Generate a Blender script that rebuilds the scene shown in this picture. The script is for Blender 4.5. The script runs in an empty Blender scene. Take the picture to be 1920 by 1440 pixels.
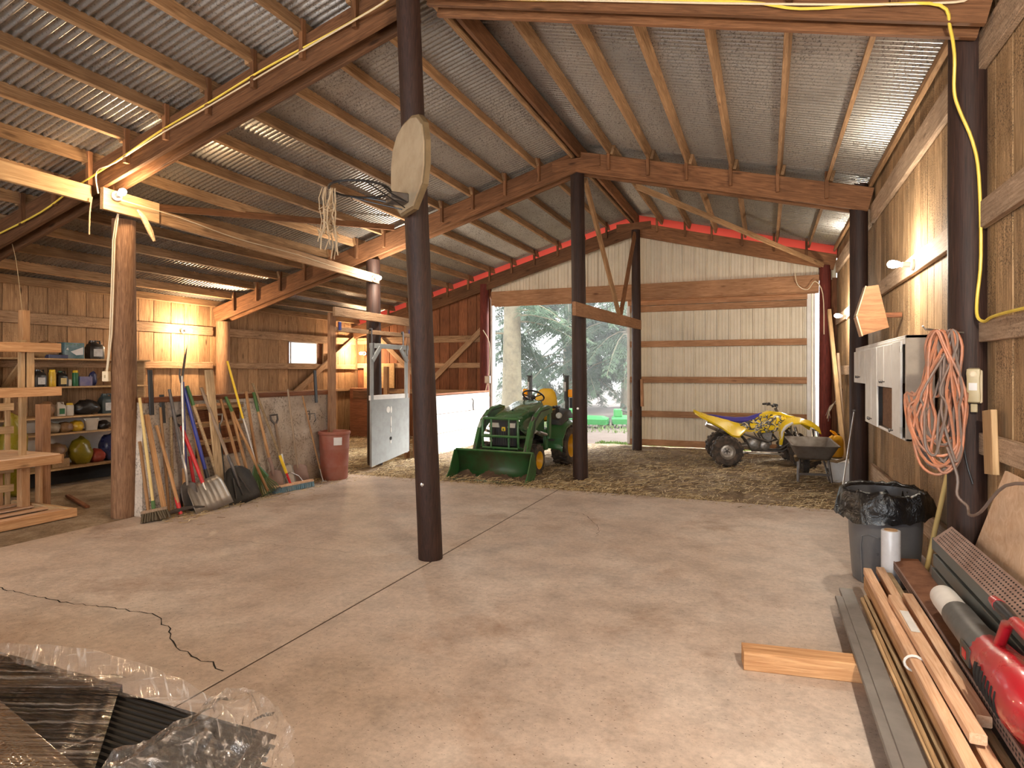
import bpy, bmesh, math, random
from mathutils import Vector, Matrix, noise, Euler
random.seed(7)
S = bpy.context.scene
COL = S.collection
V = Vector

# ---------------------------------------------------------------- camera
F_PX, W_PX = 1175.0, 1920.0
cam_d = bpy.data.cameras.new('camera')
cam_d.sensor_width = 36.0
cam_d.lens = F_PX / W_PX * 36.0
cam_d.shift_y = -23.0 / W_PX
cam_d.clip_start = 0.05
cam_d.clip_end = 400
cam = bpy.data.objects.new('camera', cam_d)
COL.objects.link(cam)
cam.location = (0, 0, 1.6)
cam.rotation_euler = (math.radians(90), 0, math.atan(477.0 / F_PX))
S.camera = cam

# ---------------------------------------------------------------- world: bright overcast sky
world = bpy.data.worlds.new('overcast_sky')
S.world = world
world.use_nodes = True
bg = world.node_tree.nodes['Background']
bg.inputs[0].default_value = (0.93, 0.97, 1.0, 1)
bg.inputs[1].default_value = 5.5

# hazy sun behind the far doorway
sun_d = bpy.data.lights.new('hazy_sun', 'SUN')
sun_d.energy = 17.0
sun_d.angle = math.radians(22)
sun_d.color = (1.0, 0.96, 0.90)
sun = bpy.data.objects.new('hazy_sun', sun_d)
COL.objects.link(sun)
sun.rotation_euler = V((.46, .76, .50)).to_track_quat('Z', 'Y').to_euler()

# ---------------------------------------------------------------- exposure
S.view_settings.view_transform = 'Standard'
S.view_settings.look = 'None'
S.view_settings.exposure = 0.5
S.view_settings.gamma = 1.0
S.view_settings.use_curve_mapping = False
S.cycles.use_denoising = True
S.cycles.adaptive_threshold = 0.025
S.cycles.max_bounces = 7
S.cycles.diffuse_bounces = 3
S.cycles.transparent_max_bounces = 16
S.cycles.sample_clamp_indirect = 6.0
S.cycles.use_light_tree = True
BULB_LEFT = (1.0, 0.70, 0.41)
BULB_RIGHT = (1.0, 0.87, 0.70)

# ---------------------------------------------------------------- helpers
WM = {}


def put(o, parent=None, M=None):
    M = M or Matrix.Identity(4)
    COL.objects.link(o)
    if parent is not None:
        o.parent = parent
        o.matrix_local = WM[parent.name].inverted() @ M
    else:
        o.matrix_local = M
    WM[o.name] = M
    return o


def tag(o, label, cat=None, group=None, kind=None):
    o['label'] = label
    if cat:
        o['category'] = cat
    if group:
        o['group'] = group
    if kind:
        o['kind'] = kind
    return o


def thing(name, label, cat, loc=(0, 0, 0), rz=0.0, group=None, kind=None, rot=None):
    o = bpy.data.objects.new(name, None)
    o.empty_display_size = 0.1
    M = Matrix.Translation(V(loc)) @ (rot.to_matrix().to_4x4() if rot else Matrix.Rotation(rz, 4, 'Z'))
    put(o, None, M)
    return tag(o, label, cat, group, kind)


class MB:
    """collects shapes; build() links them as one mesh object"""

    def __init__(self):
        self.v, self.f, self.m = [], [], []

    def add(self, vs, fs, mi=0, M=None):
        n = len(self.v)
        for p in vs:
            p = V(p)
            self.v.append(M @ p if M else p)
        for f in fs:
            self.f.append([i + n for i in f])
            self.m.append(mi)
        return self

    def box(self, c, s, M=None, mi=0, ch=0.0):
        x, y, z = s[0] / 2, s[1] / 2, s[2] / 2
        c = V(c)
        if ch:
            ch = min(ch, x * .45, y * .45, z * .45)
            pts = []
            for sx in (-1, 1):
                for sy in (-1, 1):
                    for sz in (-1, 1):
                        pts += [c + V((sx * x, sy * (y - ch), sz * (z - ch))), c + V((sx * (x - ch), sy * y, sz * (z - ch))), c + V((sx * (x - ch), sy * (y - ch), sz * z))]
            bm = bmesh.new()
            for p in pts:
                bm.verts.new(p)
            bmesh.ops.convex_hull(bm, input=bm.verts)
            bm.verts.index_update()
            vs = [v.co.copy() for v in bm.verts]
            fs = [[v.index for v in f.verts] for f in bm.faces]
            bm.free()
            return self.add(vs, fs, mi, M)
        vs = [c + V((a * x, b * y, d * z)) for a in (-1, 1) for b in (-1, 1) for d in (-1, 1)]
        fs = [(0, 1, 3, 2), (4, 6, 7, 5), (0, 4, 5, 1), (2, 3, 7, 6), (0, 2, 6, 4), (1, 5, 7, 3)]
        return self.add(vs, fs, mi, M)

    def bar(self, a, b, w, t, up=(0, 0, 1), mi=0):
        M, L = frame(a, b, up)
        return self.box((0, 0, 0), (L, t, w), M, mi)

    def tube(self, pts, r, n=8, mi=0, caps=True, closed=False):
        pts = [V(p) for p in pts]
        rs = r if isinstance(r, (list, tuple)) else [r] * len(pts)
        vs, fs = [], []
        up = None
        m = len(pts)
        for i, p in enumerate(pts):
            if closed:
                d = pts[(i + 1) % m] - pts[i - 1]
            else:
                d = pts[min(i + 1, m - 1)] - pts[max(i - 1, 0)]
            if d.length < 1e-9:
                d = V((0, 0, 1))
            d.normalize()
            if up is None:
                up = d.orthogonal().normalized()
            up = (up - d * up.dot(d))
            up = up.normalized() if up.length > 1e-6 else d.orthogonal().normalized()
            q = d.cross(up)
            for k in range(n):
                a = 2 * math.pi * k / n
                vs.append(p + (up * math.cos(a) + q * math.sin(a)) * rs[i])
        for i in range(m if closed else m - 1):
            j = (i + 1) % m
            for k in range(n):
                k2 = (k + 1) % n
                fs.append((i * n + k, i * n + k2, j * n + k2, j * n + k))
        if caps and not closed:
            fs.append(tuple(range(n))[::-1])
            fs.append(tuple(range((m - 1) * n, m * n)))
        return self.add(vs, fs, mi)

    def lathe(self, prof, n=20, M=None, mi=0, cap=True):
        """prof: (r, z) bottom to top, around local z"""
        vs, fs = [], []
        for r, z in prof:
            for k in range(n):
                a = 2 * math.pi * k / n
                vs.append((r * math.cos(a), r * math.sin(a), z))
        for i in range(len(prof) - 1):
            for k in range(n):
                k2 = (k + 1) % n
                fs.append((i * n + k, i * n + k2, (i + 1) * n + k2, (i + 1) * n + k))
        if cap:
            fs.append(tuple(range(n))[::-1])
            fs.append(tuple(range((len(prof) - 1) * n, len(prof) * n)))
        return self.add(vs, fs, mi, M)

    def prism(self, poly, h0, h1, M=None, mi=0):
        """2d polygon (local x, y) extruded along local z from h0 to h1"""
        n = len(poly)
        vs = [(x, y, h0) for x, y in poly] + [(x, y, h1) for x, y in poly]
        fs = [tuple(range(n))[::-1], tuple(range(n, 2 * n))]
        for i in range(n):
            j = (i + 1) % n
            fs.append((i, j, n + j, n + i))
        return self.add(vs, fs, mi, M)

    def loft(self, rings, mi=0, cap=True, closed=True):
        n = len(rings[0])
        vs, fs = [], []
        for r in rings:
            vs += [V(p) for p in r]
        for i in range(len(rings) - 1):
            for k in range(n if closed else n - 1):
                k2 = (k + 1) % n
                fs.append((i * n + k, i * n + k2, (i + 1) * n + k2, (i + 1) * n + k))
        if cap:
            fs.append(tuple(range(n))[::-1])
            fs.append(tuple(range((len(rings) - 1) * n, len(rings) * n)))
        return self.add(vs, fs, mi)

    def mesh(self, name, mats, smooth=False, world_to=None):
        me = bpy.data.meshes.new(name)
        vs = self.v if world_to is None else [world_to @ p for p in self.v]
        me.from_pydata([tuple(p) for p in vs], [], self.f)
        mats = mats if isinstance(mats, (list, tuple)) else [mats]
        for m in mats:
            me.materials.append(MAT[m])
        if len(mats) > 1:
            me.polygons.foreach_set('material_index', self.m)
        bm = bmesh.new()
        bm.from_mesh(me)
        bmesh.ops.recalc_face_normals(bm, faces=bm.faces)
        bm.to_mesh(me)
        bm.free()
        if smooth:
            me.polygons.foreach_set('use_smooth', [True] * len(me.polygons))
            if smooth != 'all':
                me.set_sharp_from_angle(angle=math.radians(38))
        return me

    def build(self, name, mats, parent=None, world=False, smooth=False, M=None, bevel=0):
        """vertices are in the parent's local space, or (world=True) in world space"""
        PM = WM[parent.name] if parent is not None else Matrix.Identity(4)
        if world:
            me = self.mesh(name, mats, smooth, PM.inverted())
        else:
            me = self.mesh(name, mats, smooth)
        o = bpy.data.objects.new(name, me)
        put(o, parent, PM @ M if M else PM)
        if bevel:
            b = o.modifiers.new('edge', 'BEVEL')
            b.width = bevel
            b.segments = 2
            b.limit_method = 'ANGLE'
        return o

    def build_at(self, name, mats, loc, smooth=False):
        """a top-level mesh whose vertices are in world space, origin at loc"""
        M = Matrix.Translation(V(loc))
        me = self.mesh(name, mats, smooth, M.inverted())
        o = bpy.data.objects.new(name, me)
        return put(o, None, M)


def frame(a, b, up=(0, 0, 1)):
    a, b = V(a), V(b)
    d = b - a
    L = d.length
    x = d.normalized()
    z = V(up) - x * V(up).dot(x)
    if z.length < 1e-5:
        z = x.orthogonal()
    z.normalize()
    y = z.cross(x)
    M = Matrix((x, y, z)).transposed().to_4x4()
    M.translation = (a + b) / 2
    return M, L


BCACHE = {}


def board(name, a, b, w, t, mat, parent=None, up=(0, 0, 1), ch=0.004):
    """a plank from a to b, w along `up`, t across; grain along its local x"""
    M, L = frame(a, b, up)
    key = (round(L, 2), round(w, 3), round(t, 3), mat)
    if key not in BCACHE:
        BCACHE[key] = MB().box((0, 0, 0), (L, t, w), ch=0).mesh('plank', mat) if not ch else octo(L, t, w, ch).mesh('plank', mat)
    o = bpy.data.objects.new(name, BCACHE[key])
    return put(o, parent, M)


def octo(L, t, w, ch):
    y, z = t / 2, w / 2
    ch = min(ch, y * .4, z * .4)
    ring = [(y, z - ch), (y - ch, z), (-y + ch, z), (-y, z - ch), (-y, -z + ch), (-y + ch, -z), (y - ch, -z), (y, -z + ch)]
    return MB().loft([[(-L / 2, p, q) for p, q in ring], [(L / 2, p, q) for p, q in ring]])


def clone(o, parent=None, M=None):
    c = o.copy()
    COL.objects.link(c)
    c.parent = parent
    c.matrix_local = (WM[parent.name].inverted() @ M) if (parent is not None and M is not None) else (M if M is not None else o.matrix_local)
    WM[c.name] = M if M is not None else (WM[parent.name] @ o.matrix_local if parent is not None else o.matrix_local)
    return c


def clone_tree(root, M, label=None):
    r = clone(root, None, M)
    if label:
        r['label'] = label
    for ch in list(root.children):
        c = clone(ch, r, M @ ch.matrix_local)
        for g in list(ch.children):
            clone(g, c, WM[c.name] @ g.matrix_local)
    return r


# ---------------------------------------------------------------- materials
MAT = {}


class NT:
    def __init__(self, name):
        m = bpy.data.materials.new(name)
        m.use_nodes = True
        self.m, self.t = m, m.node_tree
        self.b = self.t.nodes['Principled BSDF']
        MAT[name] = m

    def n(self, typ, **kw):
        nd = self.t.nodes.new(typ)
        for k, v in kw.items():
            if k.startswith('i_'):
                k2 = k[2:]
                nd.inputs[int(k2) if k2.isdigit() else k2.replace('_', ' ')].default_value = v
            else:
                setattr(nd, k, v)
        return nd

    def l(self, a, b):
        self.t.links.new(a, b)

    def ramp(self, fac, stops):
        r = self.n('ShaderNodeValToRGB')
        el = r.color_ramp.elements
        while len(el) < len(stops):
            el.new(0.5)
        for e, (p, c) in zip(el, stops):
            e.position = p
            e.color = (*c, 1) if len(c) == 3 else c
        self.l(fac, r.inputs[0])
        return r.outputs[0]

    def mix(self, fac, a, b, mode='MIX'):
        mx = self.n('ShaderNodeMix', data_type='RGBA', blend_type=mode)
        for sock, val in ((mx.inputs[0], fac), (mx.inputs[6], a), (mx.inputs[7], b)):
            if hasattr(val, 'is_output'):
                self.l(val, sock)
            elif isinstance(val, (tuple, list)):
                sock.default_value = (*val, 1) if len(val) == 3 else val
            else:
                sock.default_value = val
        return mx.outputs[2]

    def noise(self, vec, scale, detail=4, rough=.55, dist=0.0):
        nd = self.n('ShaderNodeTexNoise', i_Scale=scale, i_Detail=detail, i_Roughness=rough, i_Distortion=dist)
        if vec is not None:
            self.l(vec, nd.inputs['Vector'])
        return nd.outputs['Fac']

    def bump(self, h, strength=.3, dist=.01):
        b = self.n('ShaderNodeBump', i_Strength=strength, i_Distance=dist)
        self.l(h, b.inputs['Height'])
        self.l(b.outputs[0], self.b.inputs['Normal'])


def grey(v):
    return (v, v, v)


def wood(name, c1, c2, axis=0, rough=.72, speck=0.0, knots=.6, var=.35, tint=None, spec=.25, stretch=9.0, fine=4.5):
    k = NT(name)
    tc = k.n('ShaderNodeTexCoord')
    oi = k.n('ShaderNodeObjectInfo')
    mul = k.n('ShaderNodeVectorMath', operation='SCALE')
    mul.inputs[0].default_value = (17.3, 11.1, 23.7)
    k.l(oi.outputs['Random'], mul.inputs['Scale'])
    add = k.n('ShaderNodeVectorMath', operation='ADD')
    k.l(tc.outputs['Object'], add.inputs[0])
    k.l(mul.outputs[0], add.inputs[1])
    mp = k.n('ShaderNodeMapping')
    sc = [stretch] * 3
    sc[axis] = 0.55
    mp.inputs['Scale'].default_value = sc
    k.l(add.outputs[0], mp.inputs['Vector'])
    g = k.noise(mp.outputs[0], fine, 6, .6, 1.6)
    col = k.ramp(g, [(.30, c1), (.52, tuple((a + b) / 2 for a, b in zip(c1, c2))), (.70, c2)])
    blot = k.noise(add.outputs[0], 1.3, 3, .6)
    col = k.mix(.55, col, k.ramp(blot, [(.3, grey(.55)), (.7, grey(1.25))]), 'MULTIPLY')
    if knots:
        mk = k.n('ShaderNodeMapping')
        s2 = [9.0] * 3
        s2[axis] = 2.6
        mk.inputs['Scale'].default_value = s2
        k.l(add.outputs[0], mk.inputs['Vector'])
        vo = k.n('ShaderNodeTexVoronoi', i_Scale=.62)
        k.l(mk.outputs[0], vo.inputs['Vector'])
        kn = k.ramp(vo.outputs['Distance'], [(.05, grey(knots)), (.13, grey(0))])
        col = k.mix(kn, col, tuple(a * .35 for a in c1))
    if speck:
        sp = k.noise(add.outputs[0], 90, 3, .7)
        bs = k.noise(add.outputs[0], 2.2, 2, .5)
        mm = k.n('ShaderNodeMath', operation='MULTIPLY')
        k.l(k.ramp(sp, [(.50, grey(0)), (.60, grey(1))]), mm.inputs[0])
        k.l(k.ramp(bs, [(.35, grey(0)), (.6, grey(speck))]), mm.inputs[1])
        col = k.mix(mm.outputs[0], col, (.03, .02, .015))
    hs = k.n('ShaderNodeHueSaturation')
    mr = k.n('ShaderNodeMapRange', i_3=1 - var, i_4=1 + var * .8)
    k.l(oi.outputs['Random'], mr.inputs[0])
    k.l(mr.outputs[0], hs.inputs['Value'])
    k.l(col, hs.inputs['Color'])
    k.l(hs.outputs[0], k.b.inputs['Base Color'])
    k.b.inputs['Roughness'].default_value = rough
    k.b.inputs['Specular IOR Level'].default_value = spec
    k.bump(g, .35, .006)


def plain(name, col, rough=.5, metal=0.0, dirt=.25, dirtcol=None, scale=6.0, spec=.5, bump=.0, coat=0.0, bscale=60):
    k = NT(name)
    tc = k.n('ShaderNodeTexCoord')
    nz = k.noise(tc.outputs['Object'], scale, 5, .65)
    dc = dirtcol or tuple(c * .45 for c in col)
    fac = k.ramp(nz, [(.42, grey(0)), (.72, grey(dirt))])
    k.l(k.mix(fac, col, dc), k.b.inputs['Base Color'])
    k.b.inputs['Metallic'].default_value = metal
    k.l(k.ramp(nz, [(.3, grey(max(.03, rough - .08))), (.8, grey(min(1, rough + .15)))]), k.b.inputs['Roughness'])
    k.b.inputs['Specular IOR Level'].default_value = spec
    if coat:
        k.b.inputs['Coat Weight'].default_value = coat
    if bump:
        k.bump(k.noise(tc.outputs['Object'], bscale, 3), bump, .005)
    return k


wood('wood_rafter', (.11, .046, .019), (.29, .135, .062), knots=.8)
wood('wood_purlin', (.20, .105, .048), (.47, .290, .155), knots=.6)
wood('wood_wall_right', (.20, .115, .052), (.60, .40, .225), speck=.85, knots=.4, var=.28, fine=5.5)
wood('wood_girt_right', (.30, .20, .13), (.60, .44, .31), speck=.5, knots=.7, var=.15)
wood('wood_wall_left', (.22, .115, .055), (.52, .315, .165), speck=.35, knots=.9, var=.3)
wood('wood_girt_left', (.24, .13, .065), (.56, .36, .215), speck=.45, knots=.7, var=.15)
wood('wood_gable', (.13, .045, .020), (.32, .125, .055), knots=.5, var=.3)
wood('wood_header', (.25, .118, .055), (.50, .275, .15), knots=.7, var=.12)
wood('wood_lumber', (.58, .32, .18), (.82, .56, .38), knots=.5, var=.12)
wood('wood_old_stick', (.28, .18, .09), (.58, .42, .25), knots=.4, var=.3)
wood('wood_bench', (.42, .20, .085), (.72, .43, .22), knots=.8, var=.18)
wood('wood_tan', (.40, .24, .11), (.66, .45, .25), knots=.5, var=.2)
wood('wood_handle', (.30, .14, .055), (.58, .34, .16), axis=2, knots=0, var=.35, rough=.55)
wood('wood_handle_grey', (.22, .15, .10), (.42, .31, .22), axis=2, knots=0, var=.2)
wood('pole_dark', (.014, .007, .006), (.058, .026, .018), axis=2, knots=.3, var=.1, rough=.6, spec=.35, stretch=14)
wood('pole_brown', (.13, .062, .032), (.34, .19, .105), axis=2, knots=.4, var=.1, stretch=12)
wood('pole_red', (.055, .010, .008), (.17, .032, .022), axis=2, knots=.2, var=.1)
wood('plywood', (.66, .42, .26), (.86, .64, .46), knots=.25, var=.05, stretch=4, fine=3)
wood('plywood_brown', (.14, .062, .027), (.28, .145, .07), knots=.15, var=.05, stretch=5)
wood('cardboard_box', (.34, .20, .10), (.46, .29, .16), knots=0, var=.05, stretch=2)


def concrete():
    k = NT('concrete')
    g = k.n('ShaderNodeNewGeometry')
    P = g.outputs['Position']
    big = k.noise(P, .55, 5, .65, .1)
    mid = k.noise(P, 3.4, 8, .72, .0)
    fin = k.noise(P, 26, 5, .7)
    c = k.ramp(big, [(.28, (.41, .315, .25)), (.5, (.58, .475, .405)), (.72, (.70, .62, .555))])
    c = k.mix(.75, c, k.ramp(mid, [(.28, grey(.58)), (.52, grey(1.0)), (.75, grey(1.2))]), 'MULTIPLY')
    c = k.mix(.5, c, k.ramp(fin, [(.3, grey(.62)), (.6, grey(1.12))]), 'MULTIPLY')
    # rusty earth stains
    st = k.noise(P, 1.0, 7, .72, .2)
    c = k.mix(k.ramp(st, [(.54, grey(0)), (.70, grey(.6))]), c, (.26, .14, .075))
    # scattered dark crumbs
    mp = k.n('ShaderNodeMapping')
    mp.inputs['Scale'].default_value = (1, 1.8, 1)
    k.l(P, mp.inputs['Vector'])
    cr = k.noise(mp.outputs[0], 55, 2, .5)
    c = k.mix(k.ramp(cr, [(.67, grey(0)), (.71, grey(.8))]), c, (.07, .04, .025))
    k.l(c, k.b.inputs['Base Color'])
    k.l(k.ramp(mid, [(.3, grey(.48)), (.7, grey(.72))]), k.b.inputs['Roughness'])
    k.b.inputs['Specular IOR Level'].default_value = .35
    k.bump(k.mix(.5, mid, fin), .25, .01)


concrete()


def dirt():
    k = NT('dirt')
    g = k.n('ShaderNodeNewGeometry')
    P = g.outputs['Position']
    a = k.noise(P, 2.0, 6, .7, .5)
    b = k.noise(P, 45, 4, .75)
    c = k.ramp(a, [(.3, (.14, .095, .06)), (.5, (.28, .21, .145)), (.7, (.44, .36, .27))])
    c = k.mix(.6, c, k.ramp(b, [(.3, grey(.5)), (.62, grey(1.35))]), 'MULTIPLY')
    k.l(c, k.b.inputs['Base Color'])
    k.b.inputs['Roughness'].default_value = .95
    k.b.inputs['Specular IOR Level'].default_value = .1
    k.bump(b, .8, .02)


dirt()


def straw():
    k = NT('straw')
    g = k.n('ShaderNodeNewGeometry')
    c = k.ramp(g.outputs['Random Per Island'], [(.0, (.13, .075, .035)), (.3, (.36, .24, .11)), (.7, (.58, .44, .23)), (1.0, (.74, .62, .40))])
    k.l(c, k.b.inputs['Base Color'])
    k.b.inputs['Roughness'].default_value = .6


straw()


def galvanised():
    k = NT('galvanised_roof')
    g = k.n('ShaderNodeNewGeometry')
    P = g.outputs['Position']
    sp = k.noise(P, 60, 3, .7)
    big = k.noise(P, 1.1, 3, .6)
    c = k.ramp(big, [(.3, (.34, .325, .305)), (.7, (.50, .485, .46))])
    mm = k.n('ShaderNodeMath', operation='ADD')
    k.l(sp, mm.inputs[0])
    k.l(k.ramp(big, [(.35, grey(-.0)), (.7, grey(.08))]), mm.inputs[1])
    s = k.ramp(mm.outputs[0], [(.57, grey(0)), (.68, grey(.7))])
    c = k.mix(s, c, (.05, .035, .025))
    k.l(c, k.b.inputs['Base Color'])
    k.l(k.ramp(sp, [(.54, grey(.28)), (.66, grey(.8))]), k.b.inputs['Roughness'])
    k.l(k.ramp(sp, [(.54, grey(.8)), (.66, grey(.2))]), k.b.inputs['Metallic'])


galvanised()


def whitewash():
    k = NT('whitewash')
    g = k.n('ShaderNodeNewGeometry')
    P = g.outputs['Position']
    a = k.noise(P, 5, 5, .7)
    b = k.noise(P, 38, 4, .8)
    big = k.noise(P, 1.2, 3, .6)
    c = k.ramp(big, [(.35, (.46, .37, .29)), (.6, (.70, .62, .53))])
    m = k.n('ShaderNodeMath', operation='MULTIPLY')
    k.l(k.ramp(b, [(.50, grey(0)), (.60, grey(1))]), m.inputs[0])
    k.l(k.ramp(a, [(.38, grey(.1)), (.62, grey(.9))]), m.inputs[1])
    c = k.mix(m.outputs[0], c, (.085, .055, .035))
    k.l(c, k.b.inputs['Base Color'])
    k.b.inputs['Roughness'].default_value = .9
    k.bump(k.mix(.5, a, b), .7, .02)


whitewash()
plain('siding_cream', (.66, .58, .45), .5, 0, .25, (.42, .36, .27), 4)
plain('white_paint', (.78, .76, .73), .5, 0, .3, (.42, .36, .30), 5)
plain('white_board', (.80, .78, .76), .6, 0, .35, (.45, .40, .36), 3)
plain('red_trim', (.62, .07, .05), .5)
plain('steel', (.55, .53, .50), .35, .9, .4, (.20, .13, .08), 8)
plain('dark_steel', (.12, .11, .105), .45, .7, .5, (.08, .045, .03), 10)
plain('aluminium_scuffed', (.36, .335, .305), .42, .8, .55, (.24, .18, .13), 7)
plain('black_plastic', (.018, .018, .02), .38)
plain('black_rubber', (.022, .021, .021), .75, 0, .5, (.10, .075, .05), 14, bump=.3)
plain('mud_rubber', (.035, .028, .024), .85, 0, .8, (.19, .13, .09), 9, bump=.5, bscale=40)
plain('tractor_green', (.030, .135, .035), .32, 0, .5, (.075, .085, .05), 5, coat=.4)
plain('tractor_hood_sheen', (.05, .15, .06), .22, 0, .25, (.12, .15, .11), 4, coat=.7)  # tractor green lightened to stand in for sky reflection on the hood
plain('bucket_green', (.024, .085, .024), .45, 0, 1.0, (.05, .026, .014), 2.6)
plain('tractor_yellow', (.72, .40, .015), .38, 0, .25, (.35, .18, .03), 6)
plain('seat_yellow', (.78, .45, .02), .5, 0, .15)
plain('amber_lens', (.95, .36, .01), .2)
plain('lamp_lens', (.72, .72, .66), .15, .3)
plain('dark_plastic', (.035, .037, .037), .5, 0, .5, (.12, .095, .075), 7)
plain('quad_yellow', (.80, .56, .010), .3, 0, .12, coat=.5)
plain('seat_blue', (.045, .03, .27), .5, 0, .15)
plain('engine_metal', (.34, .32, .30), .4, .7, .6, (.06, .05, .04), 18)
plain('wheel_alloy', (.52, .47, .42), .35, .6, .5, (.2, .15, .1), 12)
plain('exhaust', (.60, .55, .50), .25, .9, .3, (.25, .18, .12), 6)
plain('barrow_tray', (.15, .125, .105), .6, .3, .7, (.09, .06, .04), 6)
plain('bin_red', (.29, .082, .05), .6, 0, .5, (.36, .19, .14), 5)
plain('can_grey', (.105, .105, .112), .33, 0, .35, (.21, .20, .19), 4)
plain('yellow_plastic', (.80, .40, .02), .4)
plain('cord_orange', (.50, .19, .095), .5, 0, .9, (.20, .13, .10), 9)
plain('cord_grey', (.18, .14, .12), .55, 0, .4, (.30, .14, .08), 6)
plain('cable_yellow', (.82, .62, .09), .45)
plain('cable_white', (.72, .60, .42), .5)
plain('rope_twine', (.50, .36, .20), .8)
plain('phone_ivory', (.52, .43, .26), .45, 0, .3)
plain('paper_white', (.74, .72, .70), .6)
plain('board_grey_green', (.115, .128, .125), .5, 0, .5, (.21, .21, .20), 5)
plain('vinyl_taupe', (.15, .128, .115), .5, 0, .3)
plain('rust', (.22, .085, .035), .75, .2, .6, (.10, .035, .018), 10, bump=.4)
plain('rust_dusty', (.30, .20, .165), .75, .1, .5, (.17, .08, .05), 8, bump=.3)
plain('hole_black', (.01, .008, .007), .9)
plain('blower_red', (.40, .012, .022), .3, 0, .1, coat=.3)
plain('blower_grey', (.105, .105, .105), .45, 0, .2)
plain('scoop_black', (.03, .029, .028), .4, .3, .4, (.10, .085, .07), 8)
plain('backboard', (.42, .33, .22), .75, 0, .7, (.24, .165, .095), 3.2)
plain('backboard_edge', (.20, .135, .065), .75, 0, .5)
plain('netting', (.48, .36, .23), .9)
plain('shovel_red', (.58, .02, .025), .35)
plain('shovel_blue', (.02, .035, .26), .35)
plain('paint_green', (.06, .14, .035), .5)
plain('rake_green', (.10, .22, .15), .5, 0, .4, (.16, .19, .15))
plain('paint_yellow', (.80, .52, .02), .4)
plain('handle_cream', (.68, .50, .20), .5)
plain('broom_blue', (.14, .25, .32), .8, 0, .5, (.30, .27, .20), 16)
plain('bristle_dark', (.10, .075, .045), .85)
plain('gate_grey', (.33, .35, .355), .65, 0, .5, (.24, .24, .23), 7, bump=.3)
plain('bark', (.24, .20, .125), .9, 0, .7, (.12, .10, .07), 5, bump=.8, bscale=14)
plain('needles', (.055, .10, .05), .7, 0, .6, (.10, .13, .06), 1.2)
plain('grass_green', (.16, .27, .07), .8, 0, .5, (.20, .20, .09), 3)
plain('earth_outside', (.085, .058, .045), .95, 0, .5, (.05, .035, .026), 3, bump=.4)
plain('implement_green', (.04, .30, .07), .4)
plain('brick_stone', (.34, .30, .25), .9)
plain('mould_hay', (.30, .22, .11), .95, 0, .6, (.16, .10, .05), 12, bump=.6)
plain('osb', (.42, .25, .11), .8, 0, .8, (.62, .42, .21), 30)
# ================================================================ the barn shell
XR, XL, XC = 1.24, -9.72, -2.58
ZR = 4.53                       # underside of the rafters at the ridge
SR, SL = 0.250, 0.285           # roof pitches, right and left of the ridge
YB = 13.3                       # back gable
FRAMES = (-4.2, 0.06, 4.34, 8.85, 13.14)


def zb(x):
    return ZR - (SR * (x - XC) if x > XC else SL * (XC - x))


def roofz(x):
    return zb(x) + 0.447


# ---------------------------------------------------------------- floor
floor = thing('floor', 'stained beige concrete slab floor with saw-cut joint and cracks', 'floor', (0, 0, 0), kind='structure')
for (x0, x1, y0, y1) in ((-6.46, -2.628, -4.4, 8.16), (-2.612, 1.3, -4.4, 8.14)):
    m = MB()
    m.box(((x0 + x1) / 2, (y0 + y1) / 2, -.06), (x1 - x0, y1 - y0, .12), ch=.004)
    m.build('slab_panel', 'concrete', floor)
plain('joint_dirt', (.07, .045, .03), .95)
MB().box((-2.62, 1.88, -.0605), (.016, 12.5, .111)).build('joint', 'joint_dirt', floor)
m = MB()
m.box((-8.1, 1.87, -.07), (3.262, 12.5, .12), ch=.008)
m.build('earth_strip', 'dirt', floor)


def ribbon(pts, w, z):
    vs, fs = [], []
    for i, p in enumerate(pts):
        a, b = V(pts[max(i - 1, 0)]), V(pts[min(i + 1, len(pts) - 1)])
        d = (b - a).normalized()
        nrm = V((-d.y, d.x))
        ww = w * random.uniform(.5, 1.4)
        vs += [(p[0] + nrm.x * ww, p[1] + nrm.y * ww, z), (p[0] - nrm.x * ww, p[1] - nrm.y * ww, z)]
    for i in range(len(pts) - 1):
        fs.append((2 * i, 2 * i + 1, 2 * i + 3, 2 * i + 2))
    return MB().add(vs, fs)


def crack(pts, w=.003, wig=.03):
    out = []
    for i in range(len(pts) - 1):
        a, b = V(pts[i]), V(pts[i + 1])
        n = max(2, int((b - a).length / .05))
        for k in range(n):
            p = a.lerp(b, k / n)
            out.append((p.x + random.uniform(-wig, wig) * .6, p.y + random.uniform(-wig, wig) * .6))
    ribbon(out, w, .0012).build('crack', 'hole_black', floor)


crack([(-6.4, 2.9), (-4.6, 2.85), (-3.75, 2.95), (-3.4, 2.78), (-3.1, 2.62), (-2.63, 2.52)], .0035)
crack([(-2.6, 6.9), (-1.9, 6.85), (-1.6, 6.3), (-1.52, 5.9)], .002)
crack([(-6.4, 4.1), (-4.9, 4.5), (-3.4, 4.6)], .0015)
crack([(-2.3, 8.1), (-1.5, 7.55), (-.6, 7.4)], .0015, .02)

MB().box((-4.2, 4.6, -.25), (11.4, 18.3, .14)).build('subgrade', 'dirt', floor)
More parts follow.
